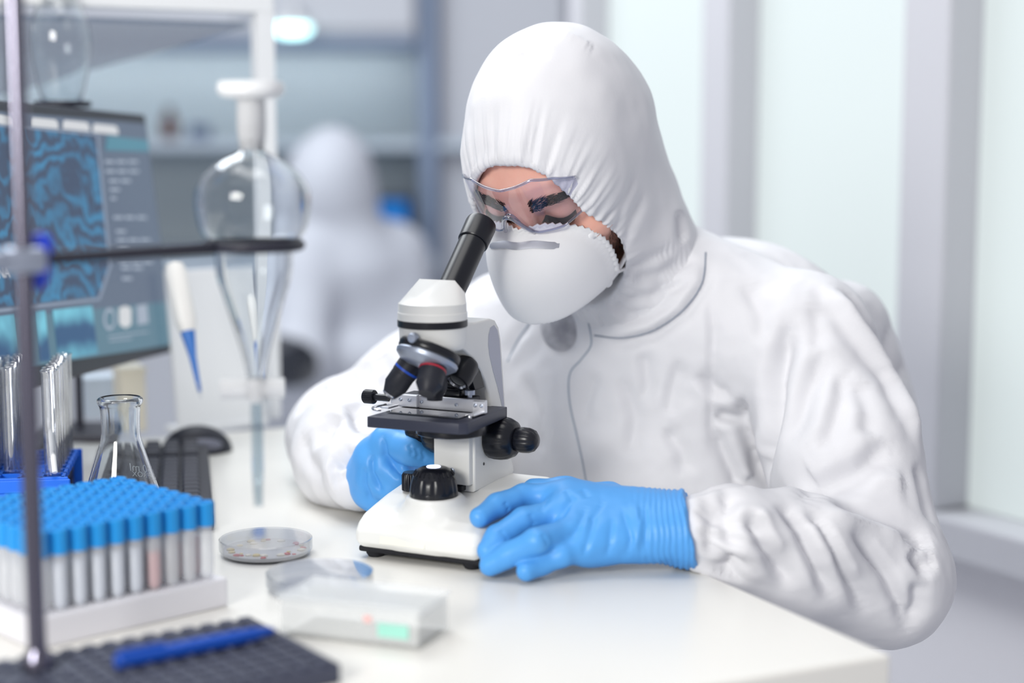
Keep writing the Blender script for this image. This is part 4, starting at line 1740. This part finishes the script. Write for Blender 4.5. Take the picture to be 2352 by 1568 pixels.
# stubble on the jaw beside the mask
bm = bmesh.new()
roots, dirs = [], []
for i in range(900):
    s = random.choice((-1, 1))
    u = random.uniform(-0.118, -0.040)
    fpos = random.uniform(0.0, 0.052) - 0.10 * max(0, -0.075 - u)
    h = body_tree.ray_cast(Vector(hp(s * 0.13, fpos, u)), Vector(-HL * s))
    if h[0] is None:
        continue
    roots.append((np.array(h[0]), np.array(h[1])))
    dirs.append(-HU + HF * random.uniform(0, .6) + HL * random.uniform(-.3, .3))
hair_strokes(bm, roots, 0.006, 0.00022, dirs, 0.4)
beard = bm_obj('beard_hair', bm, M_hair, body)
beard['kind'] = 'stuff'

# --- coverall body
fs = Field((-0.34, 1.28, 0.02), (0.54, 2.10, 1.08), 0.0032)
mid = (LSH + RSH) / 2


def tp(l, f, z):
    p = mid + TL * l + TF * f
    return vec(p[0], p[1], z)


fs.ell(tp(0, -0.01, 0.85), (0.180, 0.112, 0.165), TA, 0.03)
fs.ell(tp(0, 0.0, 0.70), (0.165, 0.112, 0.16), TA, 0.05)
fs.ell(tp(0.01, -0.04, 0.52), (0.18, 0.14, 0.13), TA, 0.06)
fs.ell(tp(0.055, -0.095, 0.84), (0.175, 0.10, 0.165), TA, 0.03)
fs.cone(LSH, RSH, 0.062, 0.058, 0.04)
fs.cone(C7, LSH + vec(0, 0, 0.0), 0.070, 0.060, 0.04)
fs.cone(C7, RSH + vec(0, 0, 0.0), 0.066, 0.058, 0.03)
fs.cone(P(1925, 760, 1.82), P(1990, 980, 1.80), 0.056, 0.056, 0.012)
# left arm
um = (LSH + LEL) / 2
fs.chain([LSH, um, LEL], [0.068, 0.070, 0.060], 0.022)
fm = LEL * .5 + LWR * .5
fc = LEL * .17 + LWR * .83
fs.chain([LEL, fm, fc], [0.060, 0.053, 0.043], 0.022)
fs.cone(fc, LWR, 0.042, 0.029, 0.02)
# right arm
fs.chain([RSH, RSH * .5 + REL * .5, REL], [0.062, 0.060, 0.055], 0.025)
rm = REL * .45 + RWR * .55
fs.chain([REL, rm, RWR], [0.055, 0.054, 0.036], 0.025)
# legs
for q in (0.10, -0.10):
    hip = tp(q, -0.03, 0.50)
    kn = tp(q * 1.3, 0.36, 0.50)
    fs.cone(hip, kn, 0.10, 0.075, 0.05)
    fs.cone(kn, tp(q * 1.3, 0.36, 0.06), 0.072, 0.06, 0.03)
SV, SQ = fs.skin()
SV = relax(SV, SQ, 3)
cast = Cast(SV, SQ)
# open collar with the grey shirt inside
sp, sn = cast(1284, 758)
fs.ell(sp, (0.021, 0.028, 0.020), HA, 0.006, cut=True)
SV, SQ = fs.skin()
SV = relax(SV, SQ, 3)
SN = normals(SV, SQ)
fsh = Field(sp - .06, sp + .06, .003)
fsh.ell(sp - sn * .022, (.034, .030, .030), HA, .01)
tv, tq = fsh.skin()
link('shirt', np_mesh('shirt', tv, tq), M_shirt, person)['label'] = 'grey knitted shirt showing at the open collar'

cast = Cast(SV, SQ)


def trace(c, pts, step=10):
    out = []
    for a, b in zip(pts, pts[1:]):
        n = max(2, int(math.hypot(b[0] - a[0], b[1] - a[1]) / step))
        out += [(a[0] + (b[0] - a[0]) * t / n, a[1] + (b[1] - a[1]) * t / n) for t in range(n)]
    out.append(pts[-1])
    hit = [c(*p) for p in out]
    return np.array([h[0] for h in hit]), np.array([h[1] for h in hit])


# slow swells, then crumple, then the drawn folds of the cloth
def fbm(V, scale, seed, oct_=3):
    out = np.zeros(len(V))
    for i, v in enumerate(V):
        out[i] = noise.fractal(Vector((v[0] * scale + seed, v[1] * scale, v[2] * scale)), 1.0, 2.0, oct_)
    return out


vis = SV[:, 2] > 0.55
idx_ = np.where(vis)[0]
n1 = fbm(SV[idx_], 9, 3.1, 2)
n2 = fbm(SV[idx_], 26, 7.7, 3)
SV[idx_] += SN[idx_] * (0.0034 * n1 + 0.0007 * (1 - 2 * np.abs(n2)))[:, None]
SUIT_FOLDS = [
    # (points, width, depth, side)
    ([(1818, 705), (1794, 772), (1773, 866), (1761, 960), (1749, 1029), (1747, 1082), (1757, 1135)], .012, -.014, .006),
    ([(1904, 793), (1871, 837), (1847, 886), (1826, 952), (1790, 1021)], .012, -.007, .003),
    ([(1870, 690), (1880, 760), (1868, 810)], .010, -.004, 0),
    ([(2059, 1005), (2014, 1033), (1969, 1070), (1912, 1095), (1843, 1131), (1820, 1160)], .012, -.009, .004),
    ([(2007, 1053), (2023, 1093), (2084, 1117)], .012, .006, 0),
    ([(1640, 960), (1680, 968), (1710, 978)], .006, -.007, .005),
    ([(1706, 900), (1698, 940), (1706, 985), (1730, 1050), (1746, 1105)], .007, -.008, .004),
    ([(1648, 975), (1668, 1030), (1700, 1100), (1715, 1130)], .007, -.006, -.005),
    ([(1375, 850), (1352, 895), (1340, 935), (1348, 1000)], .009, -.005, 0),
    ([(1863, 632), (1936, 715), (1994, 805), (2047, 886), (2087, 968), (2112, 1045)], .012, .004, -.006),
    ([(1936, 655), (1994, 748), (2043, 816), (2071, 866)], .009, -.008, 0),
    ([(2049, 738), (2042, 775), (2038, 810)], .007, -.006, 0),
    ([(2086, 813), (2074, 840), (2067, 866)], .007, -.006, 0),
    ([(1908, 1162), (1960, 1171), (2007, 1186), (2088, 1215), (2156, 1240)], .008, -.012, .006),
    ([(1880, 1172), (1946, 1200), (2010, 1222), (2090, 1250)], .008, .007, 0),
    ([(1940, 1205), (1987, 1263), (2031, 1320), (2060, 1385), (2084, 1470)], .008, -.009, .004),
    ([(1975, 1220), (2025, 1275), (2065, 1340), (2095, 1420)], .007, .005, 0),
    ([(1835, 1165), (1880, 1205), (1918, 1270), (1950, 1345), (1985, 1420)], .0065, -.008, .004),
    ([(1870, 1180), (1912, 1230), (1950, 1300), (1975, 1350)], .007, .006, 0),
    ([(1775, 1155), (1830, 1215), (1865, 1290), (1910, 1390)], .008, -.009, .005),
    ([(1810, 1165), (1855, 1220), (1892, 1290)], .007, .005, 0),
    ([(1695, 1280), (1680, 1300), (1660, 1330)], .011, -.014, 0),
    ([(1712, 1160), (1730, 1215), (1760, 1270), (1815, 1360)], .008, -.008, .004),
    ([(1735, 1160), (1765, 1215), (1800, 1285)], .007, .005, 0),
    ([(1590, 1176), (1643, 1190), (1683, 1162)], .006, -.006, .003),
    ([(1655, 1110), (1665, 1150), (1660, 1200), (1680, 1270)], .007, -.006, .003),
    ([(2086, 1270), (2121, 1308), (2156, 1292)], .008, -.011, .005),
    ([(2060, 1222), (2106, 1246), (2152, 1256)], .007, -.009, .004),
    ([(2100, 1330), (2105, 1390), (2090, 1440)], .009, -.008, .003),
    ([(1610, 1130), (1630, 1170), (1622, 1230), (1632, 1290)], .008, -.005, .003),
    ([(2100, 1060), (2118, 1130), (2140, 1200)], .009, -.006, .003),
    ([(1960, 860), (1990, 940), (1985, 1010)], .012, -.005, .002),
    ([(1930, 830), (1925, 900), (1900, 980), (1870, 1040)], .011, -.006, .003),
    ([(1470, 800), (1480, 880), (1472, 930)], .008, -.004, .002),
    ([(1560, 820), (1535, 900), (1530, 960)], .008, -.004, .002),
    ([(1622, 660), (1632, 760), (1628, 900), (1630, 1050)], .006, -.003, .002),
    ([(1622, 585), (1612, 650), (1568, 714), (1500, 761), (1430, 779), (1365, 774)], .006, -.004, .005),
    ([(1440, 655), (1520, 640), (1600, 590)], .007, -.006, .004),
    ([(1420, 700), (1500, 690), (1590, 645)], .007, -.006, .004),
    ([(1400, 740), (1480, 730), (1560, 690)], .007, -.005, .003),
    ([(1700, 640), (1740, 720), (1745, 800)], .010, -.004, .002),
    ([(1420, 860), (1450, 960), (1440, 1060)], .010, -.005, .002),
    ([(1520, 980), (1560, 1040), (1570, 1100)], .009, -.005, .002),
    ([(1590, 860), (1640, 905), (1690, 915)], .007, -.005, .003),
    ([(1200, 860), (1230, 960), (1225, 1060)], .010, -.005, .002),
    # the far arm
    ([(800, 835), (820, 850), (846, 874)], .009, -.008, .004),
    ([(755, 879), (806, 879), (863, 898)], .010, -.007, .004),
    ([(672, 955), (720, 906), (768, 881)], .010, -.008, .003),
    ([(800, 925), (815, 965), (835, 995)], .009, -.010, .004),
    ([(748, 1078), (784, 1056), (830, 1026)], .012, -.013, .004),
    ([(755, 1110), (793, 1090), (815, 1075)], .009, -.008, 0),
    ([(745, 1020), (752, 985), (786, 950)], .011, -.008, .003),
    ([(690, 990), (700, 1050), (745, 1115)], .012, -.006, 0),
    ([(870, 800), (890, 850), (880, 900)], .010, -.006, 0),
    ([(1165, 830), (1190, 780), (1222, 738)], .007, -.005, .003),
]
for pts, w, d, s in SUIT_FOLDS:
    tp3, tn3 = trace(cast, pts)
    crease(SV, SN, tp3, tn3, w, d * 1.25, s * 1.8)
# gathers at the left cuff
cd = unit(LEL - LWR)
rel = SV - LWR
al = rel @ cd
rad = rel - al[:, None] * cd
rr_ = np.linalg.norm(rad, axis=1)
sel = (al > -0.02) & (al < 0.07) & (rr_ < 0.07) & (SV[:, 2] > .6)
e1 = unit(np.cross(cd, [0, 0, 1]))
e2_ = np.cross(cd, e1)
ph = np.arctan2(rad @ e2_, rad @ e1)
pl = np.sin(ph * 13 + 2 * np.sin(ph * 3)) * np.clip(1 - np.abs(al - .012) / .05, 0, 1)
SV[sel] += SN[sel] * (0.0022 * pl[sel])[:, None]
SV = relax(SV, SQ, 1, 0.4)
# cloth that rests on the bench lies flat on it
_u, _v = (SV - TC) @ TU, (SV - TC) @ TV
_on = (_u < -0.004) & (_v > 0.004) & (_v < 1.07) & (SV[:, 2] < TZ + .0008) & (SV[:, 2] > TZ - .034)
SV[_on, 2] = TZ + .0008
suit = link('coverall', np_mesh('coverall', SV, SQ), M_suit, person)

# --- hood with its face opening
fh = Field(HC - vec(0.18, 0.16, 0.24), HC + vec(0.24, 0.25, 0.17), 0.0021)
fh.ell(hp(0, -0.016, 0.010), (0.084, 0.101, 0.106), HA, 0.02)
fh.ell(hp(0, 0.028, 0.000), (0.075, 0.072, 0.074), HA, 0.02)
fh.cone(hp(0, -0.046, -0.01), C7, 0.075, 0.070, 0.03)
fh.cone(hp(0, 0.0, -0.075), C7, 0.070, 0.072, 0.03)
fh.ell(hp(0, 0.022, -0.052), (0.078, 0.066, 0.088), HA, 0.02)


def opening(X, Y, Z):
    x, y, z = X - HC[0], Y - HC[1], Z - HC[2]
    l = x * HL[0] + y * HL[1] + z * HL[2]
    f = x * HF[0] + y * HF[1] + z * HF[2]
    u = x * HU[0] + y * HU[1] + z * HU[2] + 0.045
    sl = 0.058 + 0.0095 * np.clip((0.045 - u) / 0.06, 0, 1)
    q = (np.abs(l / sl) ** 2.3 + np.abs(u / 0.100) ** 2.3) ** (1 / 2.3)
    return np.maximum((q - 1) * 0.06, 0.0 - f)


fh.blend(hp(0, 0.1, -0.05) - 0.16, hp(0, 0.1, -0.05) + 0.16, opening, 0.004, cut=True)
HV, HQ = fh.skin()
HV = relax(HV, HQ, 2)
HN = normals(HV, HQ)
hcast = Cast(HV, HQ)
rel = HV - HC
hl, hf, hu = rel @ HL, rel @ HF, rel @ HU
hsl = 0.058 + 0.0095 * np.clip(-hu / 0.06, 0, 1)
hq = (np.abs(hl / hsl) ** 2.3 + np.abs((hu + .045) / 0.100) ** 2.3) ** (1 / 2.3)
hd = np.maximum((hq - 1) * 0.07, 0)
hphi = np.arctan2((hu + .045) / .1, hl / .058)
front = np.clip((hf - 0.03) / 0.035, 0, 1)
ple = np.array([noise.noise(Vector((p * 9.0, 3.3, d_ * 9))) + 0.55 * noise.noise(Vector((p * 21.0, 8.1, d_ * 14))) for p, d_ in zip(hphi, hd)])
band = np.exp(-((hd - .004) / .004) ** 2)
amp = 0.0082 * np.clip(hd / .010, 0.12, 1) * np.exp(-hd / .026) * front
fine = np.sin(hphi * 84 + 3 * np.sin(hphi * 11)) * 0.0013 * band * front
big = fbm(HV, 14, 1.7, 3)
HV += HN * (amp * ple + fine + 0.0012 * band * front + 0.0022 * big)[:, None]
HOOD_FOLDS = [
    ([(1185, 130), (1215, 118), (1265, 128)], .006, -.003, .001),
    ([(1280, 72), (1325, 90), (1362, 112)], .008, .003, .001),
    ([(1420, 640), (1480, 610), (1560, 575)], .008, -.005, .003),
    ([(1425, 600), (1450, 540), (1490, 440)], .010, -.004, .002),
    ([(1410, 560), (1440, 470), (1470, 400)], .009, -.003, .002),
    ([(1440, 650), (1520, 640), (1590, 600)], .010, -.006, .003),
    ([(1430, 700), (1500, 690), (1560, 650)], .009, -.005, .003),
    ([(1556, 480), (1562, 530), (1570, 560)], .010, -.006, .003),
    ([(1400, 690), (1440, 725), (1500, 730)], .008, -.004, .002),
]
for pts, w, d, s in HOOD_FOLDS:
    tp3, tn3 = trace(hcast, pts)
    crease(HV, HN, tp3, tn3, w, d, s)
HV = relax(HV, HQ, 1, 0.3)
hood = link('hood', np_mesh('hood', HV, HQ), M_suit, suit)

# --- seams and zipper
both = BVHTree.FromPolygons([tuple(v) for v in np.concatenate([SV, HV])],
                            [tuple(int(i) for i in q) for q in np.concatenate([SQ, HQ + len(SV)])])


class Both(Cast):
    def __init__(self):
        self.t = both


bcast = Both()


def seam(name, pts, r, m, parent):
    sm = [tuple(p) for p in smooth_path([np.array(p, float) for p in pts], 8)]
    p3 = []
    for q in sm:
        h = bcast(*q)
        if not p3 or np.linalg.norm(h[0] - p3[-1]) < .05:
            p3.append(h[0] + h[1] * r * .15)
    b = bmesh.new()
    tube(b, p3, r, 6)
    return bm_obj(name, b, m, parent, True)


M_zip = mat('zipper_line', (168, 178, 190), 0.6)
seam('zipper_seam', [(1352, 742), (1358, 790), (1335, 825), (1309, 858), (1308, 920), (1325, 1000), (1338, 1060), (1346, 1105)], .0009, M_zip, suit)
seam('flap_seam', [(1220, 738), (1190, 780), (1166, 830)], .0010, M_zip, suit)
seam('collar_seam', [(1621, 580), (1612, 650), (1568, 712), (1500, 758), (1430, 775), (1365, 770)], .0009, M_seam, suit)
seam('crown_seam', [(1130, 394), (1120, 330), (1124, 260), (1146, 195), (1180, 132), (1210, 92)], .0012, M_seam, hood)

# --- gloves
def glove(name, lo, hi, build, cut=None):
    f = Field(lo, hi, 0.0014)
    build(f)
    V, Q = f.skin()
    V = relax(V, Q, 2)
    return V, Q


def left_hand(f):
    I = [PT(1310, 1142, TZ + .055), PT(1205, 1139, TZ + .056), PT(1142, 1161, TZ + .052), PT(1102, 1187, TZ + .046)]
    Mi = [PT(1312, 1172, TZ + .048), PT(1202, 1195, TZ + .043), PT(1143, 1235, TZ + .031), PT(1121, 1264, TZ + .022)]
    Ri = [PT(1332, 1215, TZ + .036), PT(1232, 1242, TZ + .035), PT(1166, 1275, TZ + .021), PT(1125, 1299, TZ + .0115)]
    Pi = [PT(1362, 1252, TZ + .025), PT(1292, 1274, TZ + .021), PT(1244, 1295, TZ + .014), PT(1208, 1312, TZ + .0105)]
    W = LWR + (LWR - LEL) * 0.02
    for ch, r in ((I, .0106), (Mi, .0108), (Ri, .0105), (Pi, .0095)):
        f.chain(ch, [r * 1.15, r * 1.02, r * 0.97, r * 0.86], 0.004)
    wr = [W + vec(0, .018, .008), W + vec(0, .008, .012), W + vec(0, -.006, .008), W + vec(0, -.014, 0)]
    for ch, w in zip((I, Mi, Ri, Pi), wr):
        f.cone(ch[0], w, 0.0145, 0.018, 0.016)
    f.cone((I[0] + Mi[0]) / 2 - vec(0, 0, .006), W, 0.014, 0.022, 0.02)
    f.cone((Ri[0] + Pi[0]) / 2 - vec(0, 0, .002), W, 0.014, 0.020, 0.02)
    f.chain([W + vec(-.03, .02, 0), P(1400, 1150, 1.49), P(1300, 1130, 1.50), P(1225, 1124, 1.505)], [0.018, 0.014, 0.0115, 0.010], 0.012)
    e = unit(LEL - LWR)
    f.cone(W, W + e * 0.05, 0.0295, 0.0305, 0.012)
    a = W + e * 0.0
    e = unit((1, -.12, .22))

    def plane(X, Y, Z):
        return -((X - a[0]) * e[0] + (Y - a[1]) * e[1] + (Z - a[2]) * e[2])
    f.blend(a - 0.08, a + 0.08, plane, 0.0, cut=True)


LV, LQ = glove('glove', P(1060, 1330, 1.30) - vec(.02, .02, .03), P(1640, 1080, 1.56) + vec(.02, .03, .03), left_hand)
LN = normals(LV, LQ)
lcast = Cast(LV, LQ)
for pts, w, d in (([(1266, 1135), (1250, 1160), (1244, 1178)], .003, -.0014), ([(1329, 1135), (1303, 1165), (1285, 1198)], .003, -.0018),
                  ([(1350, 1160), (1329, 1216), (1307, 1238)], .003, -.0020), ([(1372, 1175), (1354, 1238), (1340, 1282)], .003, -.0020),
                  ([(1409, 1185), (1402, 1253), (1392, 1285)], .003, -.0018), ([(1430, 1160), (1452, 1238), (1438, 1284)], .003, -.0018),
                  ([(1390, 1150), (1372, 1180), (1352, 1200)], .003, -.0016), ([(1480, 1150), (1490, 1210), (1476, 1285)], .003, -.0014),
                  ([(1455, 1145), (1470, 1200), (1462, 1270)], .003, .0016), ([(1160, 1150), (1172, 1172)], .0025, -.0012),
                  ([(1218, 1178), (1232, 1205)], .0025, -.0012), ([(1245, 1225), (1262, 1250)], .0025, -.0012), ([(1150, 1215), (1170, 1240)], .0025, -.0010),
                  ([(1300, 1122), (1318, 1150)], .003, -.0012), ([(1340, 1120), (1352, 1145)], .003, -.0012)):
    tp3, tn3 = trace(lcast, pts, 6)
    crease(LV, LN, tp3, tn3, w, d, d * .4)
_al = (LV - LWR) @ unit((1, -.1, .1))
_n = fbm(LV, 60, 4.4, 2)
_n2 = np.array([noise.noise(Vector((v[0] * 40, v[1] * 40, v[2] * 40))) for v in LV])
_wr = np.clip((_al + .055) / .03, 0, 1)
LV += LN * (0.0007 * _wr * np.sin(_al * 1250 + 7 * _n2) + 0.0006 * _n)[:, None]
LV[(LV[:, 2] < TZ + .0004), 2] = TZ + .0004
gl = link('glove', np_mesh('glove', LV, LQ), M_glove, person)
gl['label'] = 'blue nitrile glove laid flat against the microscope base'


def right_hand(f):
    W = P(858, 1094, 1.618)
    T = [P(862, 1050, 1.60), P(892, 1016, 1.58), P(944, 1032, 1.56), P(990, 1057, 1.56)]
    A1 = [P(868, 1065, 1.585), P(918, 1094, 1.575), P(948, 1085, 1.60)]
    A2 = [P(860, 1098, 1.590), P(898, 1124, 1.580), P(935, 1112, 1.60)]
    A3 = [P(852, 1128, 1.600), P(872, 1148, 1.595), P(900, 1140, 1.61)]
    A0 = [P(880, 1015, 1.615), P(940, 1000, 1.65), P(985, 1015, 1.66), P(1000, 1030, 1.66)]
    f.chain(T, [.017, .0155, .0135, .0095], .008)
    f.chain(A0, [.014, .012, .011, .009], .006)
    for c in (A1, A2, A3):
        f.chain(c, [.0145, .0125, .011], .005)
        f.cone(c[0], W, .0145, .017, .014)
    f.cone(T[0], W, .017, .018, .014)
    f.cone(P(905, 1070, 1.60), W, .02, .02, .02)


RV, RQ = glove('glove', P(790, 1190, 1.66) - vec(.02, .12, .02), P(1030, 960, 1.66) + vec(.02, .03, .03), right_hand)
RN = normals(RV, RQ)
rcast = Cast(RV, RQ)
for pts, w, d in (([(880, 992), (886, 1045), (918, 1082), (948, 1104)], .0034, -.0040), ([(856, 1035), (856, 1085), (882, 1136)], .0034, -.0036),
                  ([(838, 1065), (838, 1110), (856, 1158)], .0032, -.0030), ([(940, 1018), (948, 1036), (944, 1050)], .002, -.0014),
                  ([(955, 1026), (962, 1044), (957, 1058)], .002, -.0014), ([(968, 1034), (976, 1050), (970, 1062)], .002, -.0012),
                  ([(900, 1075), (918, 1100)], .0025, -.0012)):
    tp3, tn3 = trace(rcast, pts, 5)
    crease(RV, RN, tp3, tn3, w, d, d * .3)
gr = link('glove', np_mesh('glove', RV, RQ), M_glove, person)
gr['label'] = 'blue nitrile glove turning the focus knob'


# --- cup respirator
def mask_rho(l, u):
    return (np.abs(l / 0.0605) ** 2.35 + np.abs((u + 0.070) / 0.062) ** 2.35) ** (1 / 2.35)


def mask_f(l, u):
    r = np.minimum(mask_rho(l, u), 1.0)
    rim = 0.094 - 7.0 * l * l - 1.5 * np.maximum(0, -0.09 - u)
    dome = 0.046 * (1 - r ** 2.6) ** 0.62
    nose = 0.0075 * np.exp(-(l / 0.013) ** 2) * np.exp(-((u + 0.004) / 0.013) ** 2)
    return rim + dome + nose


NT, NP = 30, 132
vs, fsx = [], []
for i in range(NT + 1):
    t = i / NT
    r = 1.075 * (1 - t)
    for j in range(NP):
        ph = 2 * math.pi * j / NP
        c, s = math.cos(ph), math.sin(ph)
        k = (abs(c) ** 2.35 + abs(s) ** 2.35) ** (-1 / 2.35)
        l, u = 0.0605 * c * k * r, -0.070 + 0.062 * s * k * r
        f = float(mask_f(l, u))
        if r > 0.985:
            f += 0.0015 * (1 if j % 2 else -1)
        vs.append(hp(l, f, u))
for i in range(NT):
    for j in range(NP):
        j2 = (j + 1) % NP
        fsx.append((i * NP + j, i * NP + j2, (i + 1) * NP + j2, (i + 1) * NP + j))
mask = link('respirator_mask', np_mesh('respirator_mask', vs, fsx), M_mask, person)
md = mask.modifiers.new('shell', 'SOLIDIFY')
md.thickness = 0.0016
md.offset = 0
mask['label'] = 'white cup respirator with a metal nose clip'
# metal nose clip
def clip_u(l):
    """the height on the shell at which the straight metal strip crosses it"""
    a, c = -0.06, 0.0
    for _ in range(30):
        m_ = (a + c) / 2
        d = hp(l, float(mask_f(l, m_)), m_) - EYE
        y = CY - FPX * (d @ UPV) / (d @ FWD)
        if y < 559 - 8 * l / .036 * 0:
            c = m_
        else:
            a = m_
    return m_


bm = bmesh.new()
cl_ = np.linspace(-.036, .036, 13)
cfit = np.polyfit(cl_, [clip_u(l) for l in cl_], 3)
rows = []
for i in range(41):
    l = -0.036 + 0.072 * i / 40
    w = 0.0015 * (1 if 1 < i < 39 else 0.6)
    row = []
    for du, df in ((-w, .0006), (-w, .0030), (w, .0030), (w, .0006)):
        u = float(np.polyval(cfit, l)) + du
        row.append(bm.verts.new(hp(l, float(mask_f(l, u)) + df, u)))
    rows.append(row)
for a, b in zip(rows, rows[1:]):
    for k in range(4):
        bm.faces.new((a[k], a[(k + 1) % 4], b[(k + 1) % 4], b[k]))
bm.faces.new(rows[0])
bm.faces.new(rows[-1])
bm_obj('nose_clip', bm, M_clip, mask, 40)['label'] = 'thin bent metal nose clip'
for s in (-1, 1):
    for (l, u, l2, f2, u2) in ((.058, -.036, .066, .045, -.020), (.058, -.095, .064, .040, -.088)):
        bm = bmesh.new()
        a = hp(s * l, float(mask_f(l, u)) - .002, u)
        b = hp(s * l2, f2, u2)
        c = hp(s * .066, f2 - .03, u2 + .01)
        tube(bm, smooth_path([a, b, c], 6), .0022, 8)
        bm_obj('strap', bm, M_mask, mask, True)
        bm = bmesh.new()
        lathe(bm, [(0, .0014), (.0036, .0011), (.0048, 0), (.0048, -.0015), (0, -.0015)], 14,
              axis_matrix(hp(s * (l - .003), float(mask_f(l - .003, u)) + .001, u), HF * .5 + HL * s))
        bm_obj('strap_stud', bm, M_mask, mask, 40)

# --- safety goggles
def lens_f(l):
    return 0.106 - 8.0 * l * l - 900 * l ** 4


def lens_top(l):
    return float(np.interp(abs(l), [0, .015, .03, .045, .065], [.048, .0505, .0540, .0460, .026]))


def lens_bot(l):
    return float(np.interp(abs(l), [0, .003, .006, .009, .013, .02, .04, .055, .065], [.020, .0185, .013, .005, -.002, -.006, -.009, -.004, .006]))


NL, NVv = 72, 14
vs, fsx = [], []
for i in range(NL + 1):
    l = -0.0575 + 0.115 * i / NL
    for j in range(NVv + 1):
        v = j / NVv
        u = lens_bot(l) + (lens_top(l) - lens_bot(l)) * v
        vs.append(hp(l, lens_f(l) - 1.2 * (u - .025) ** 2, u))
for i in range(NL):
    for j in range(NVv):
        a = i * (NVv + 1) + j
        fsx.append((a, a + NVv + 1, a + NVv + 2, a + 1))
gog = empty('safety_goggles', parent=person)
gog['label'] = 'clear plastic wraparound safety goggles'
lens = link('lens', np_mesh('lens', vs, fsx), M_lens, gog)
M_rim = thin_glass('goggle_rim_plastic', (215, 218, 235), 0.05, 0.22, 0.9, 1.3)
idx = lambda i, j: vs[i * (NVv + 1) + j]
bm = bmesh.new()
tube(bm, [idx(i, NVv) for i in range(NL + 1)], 0.0014, 8)
bm_obj('rim', bm, M_rim, gog, True)
bm = bmesh.new()
tube(bm, [idx(i, 0) for i in range(NL + 1)], 0.0012, 8)
bm_obj('rim', bm, M_rim, gog, True)
bm = bmesh.new()
pts = [hp(-.0145, .101, -.006), hp(-.0105, .106, .004), hp(-.005, .109, .016), hp(0, .110, .0195), hp(.005, .109, .016), hp(.0105, .106, .004), hp(.0145, .101, -.006)]
tube(bm, smooth_path(pts, 6), 0.0022, 10)
bm_obj('nose_piece', bm, M_rim, gog, True)
for s in (-1, 1):
    bm = bmesh.new()
    pts = [hp(s * .0560, lens_f(.059) - .012, .022), hp(s * .0655, .035, .023), hp(s * .0655, .0, .020)]
    for k, p in enumerate(smooth_path(pts, 6)[:-1]):
        bx(bm, p, (.003, .010, .012), .001, 1, Matrix((HL, HF, HU)).transposed())
    bm_obj('temple', bm, M_temple, gog)

# ------------------------------------------------------------------ the second person, far behind
f2 = Field((-0.75, 4.0, 0.0), (0.05, 4.75, 1.20), 0.010)
h2 = P(765, 415, 4.25)
f2.ell(h2, (.105, .115, .135), None, .05)
f2.ell(h2 + vec(-.03, -.03, -.03), (.09, .09, .11), None, .05)
s2a, s2b = P(905, 590, 4.35), P(700, 600, 4.20)
f2.cone(h2 - vec(-.02, 0, .08), (s2a + s2b) / 2 + vec(0, 0, -.02), .085, .13, .06)
f2.cone(s2a + vec(-.02, 0, -.03), s2b + vec(0, 0, -.03), .10, .09, .06)
f2.ell((s2a + s2b) / 2 + vec(.02, .03, -.20), (.19, .14, .24), None, .06)
f2.ell((s2a + s2b) / 2 + vec(.02, .05, -.42), (.19, .16, .16), None, .06)
e2 = P(690, 830, 4.10)
f2.chain([s2b, e2, e2 + vec(-.16, -.10, .03)], [.085, .07, .05], .04)
e3 = P(930, 830, 4.28)
f2.chain([s2a, e3, e3 + vec(-.20, -.12, .02)], [.09, .075, .05], .04)
for q in (-.09, .09):
    f2.chain([vec(s2b[0] + .1, 4.35 + q, .48), vec(s2b[0] - .22, 4.22 + q, .48), vec(s2b[0] - .24, 4.22 + q, .05)], [.11, .085, .06], .05)
V2, Q2 = f2.skin()
V2 = relax(V2, Q2, 2)
p2 = link('person', np_mesh('person', V2, Q2), mat('far_coverall', (196, 200, 210), 0.6))
tag(p2, 'second person in a white hooded coverall sitting far behind, turned to the left', 'person')
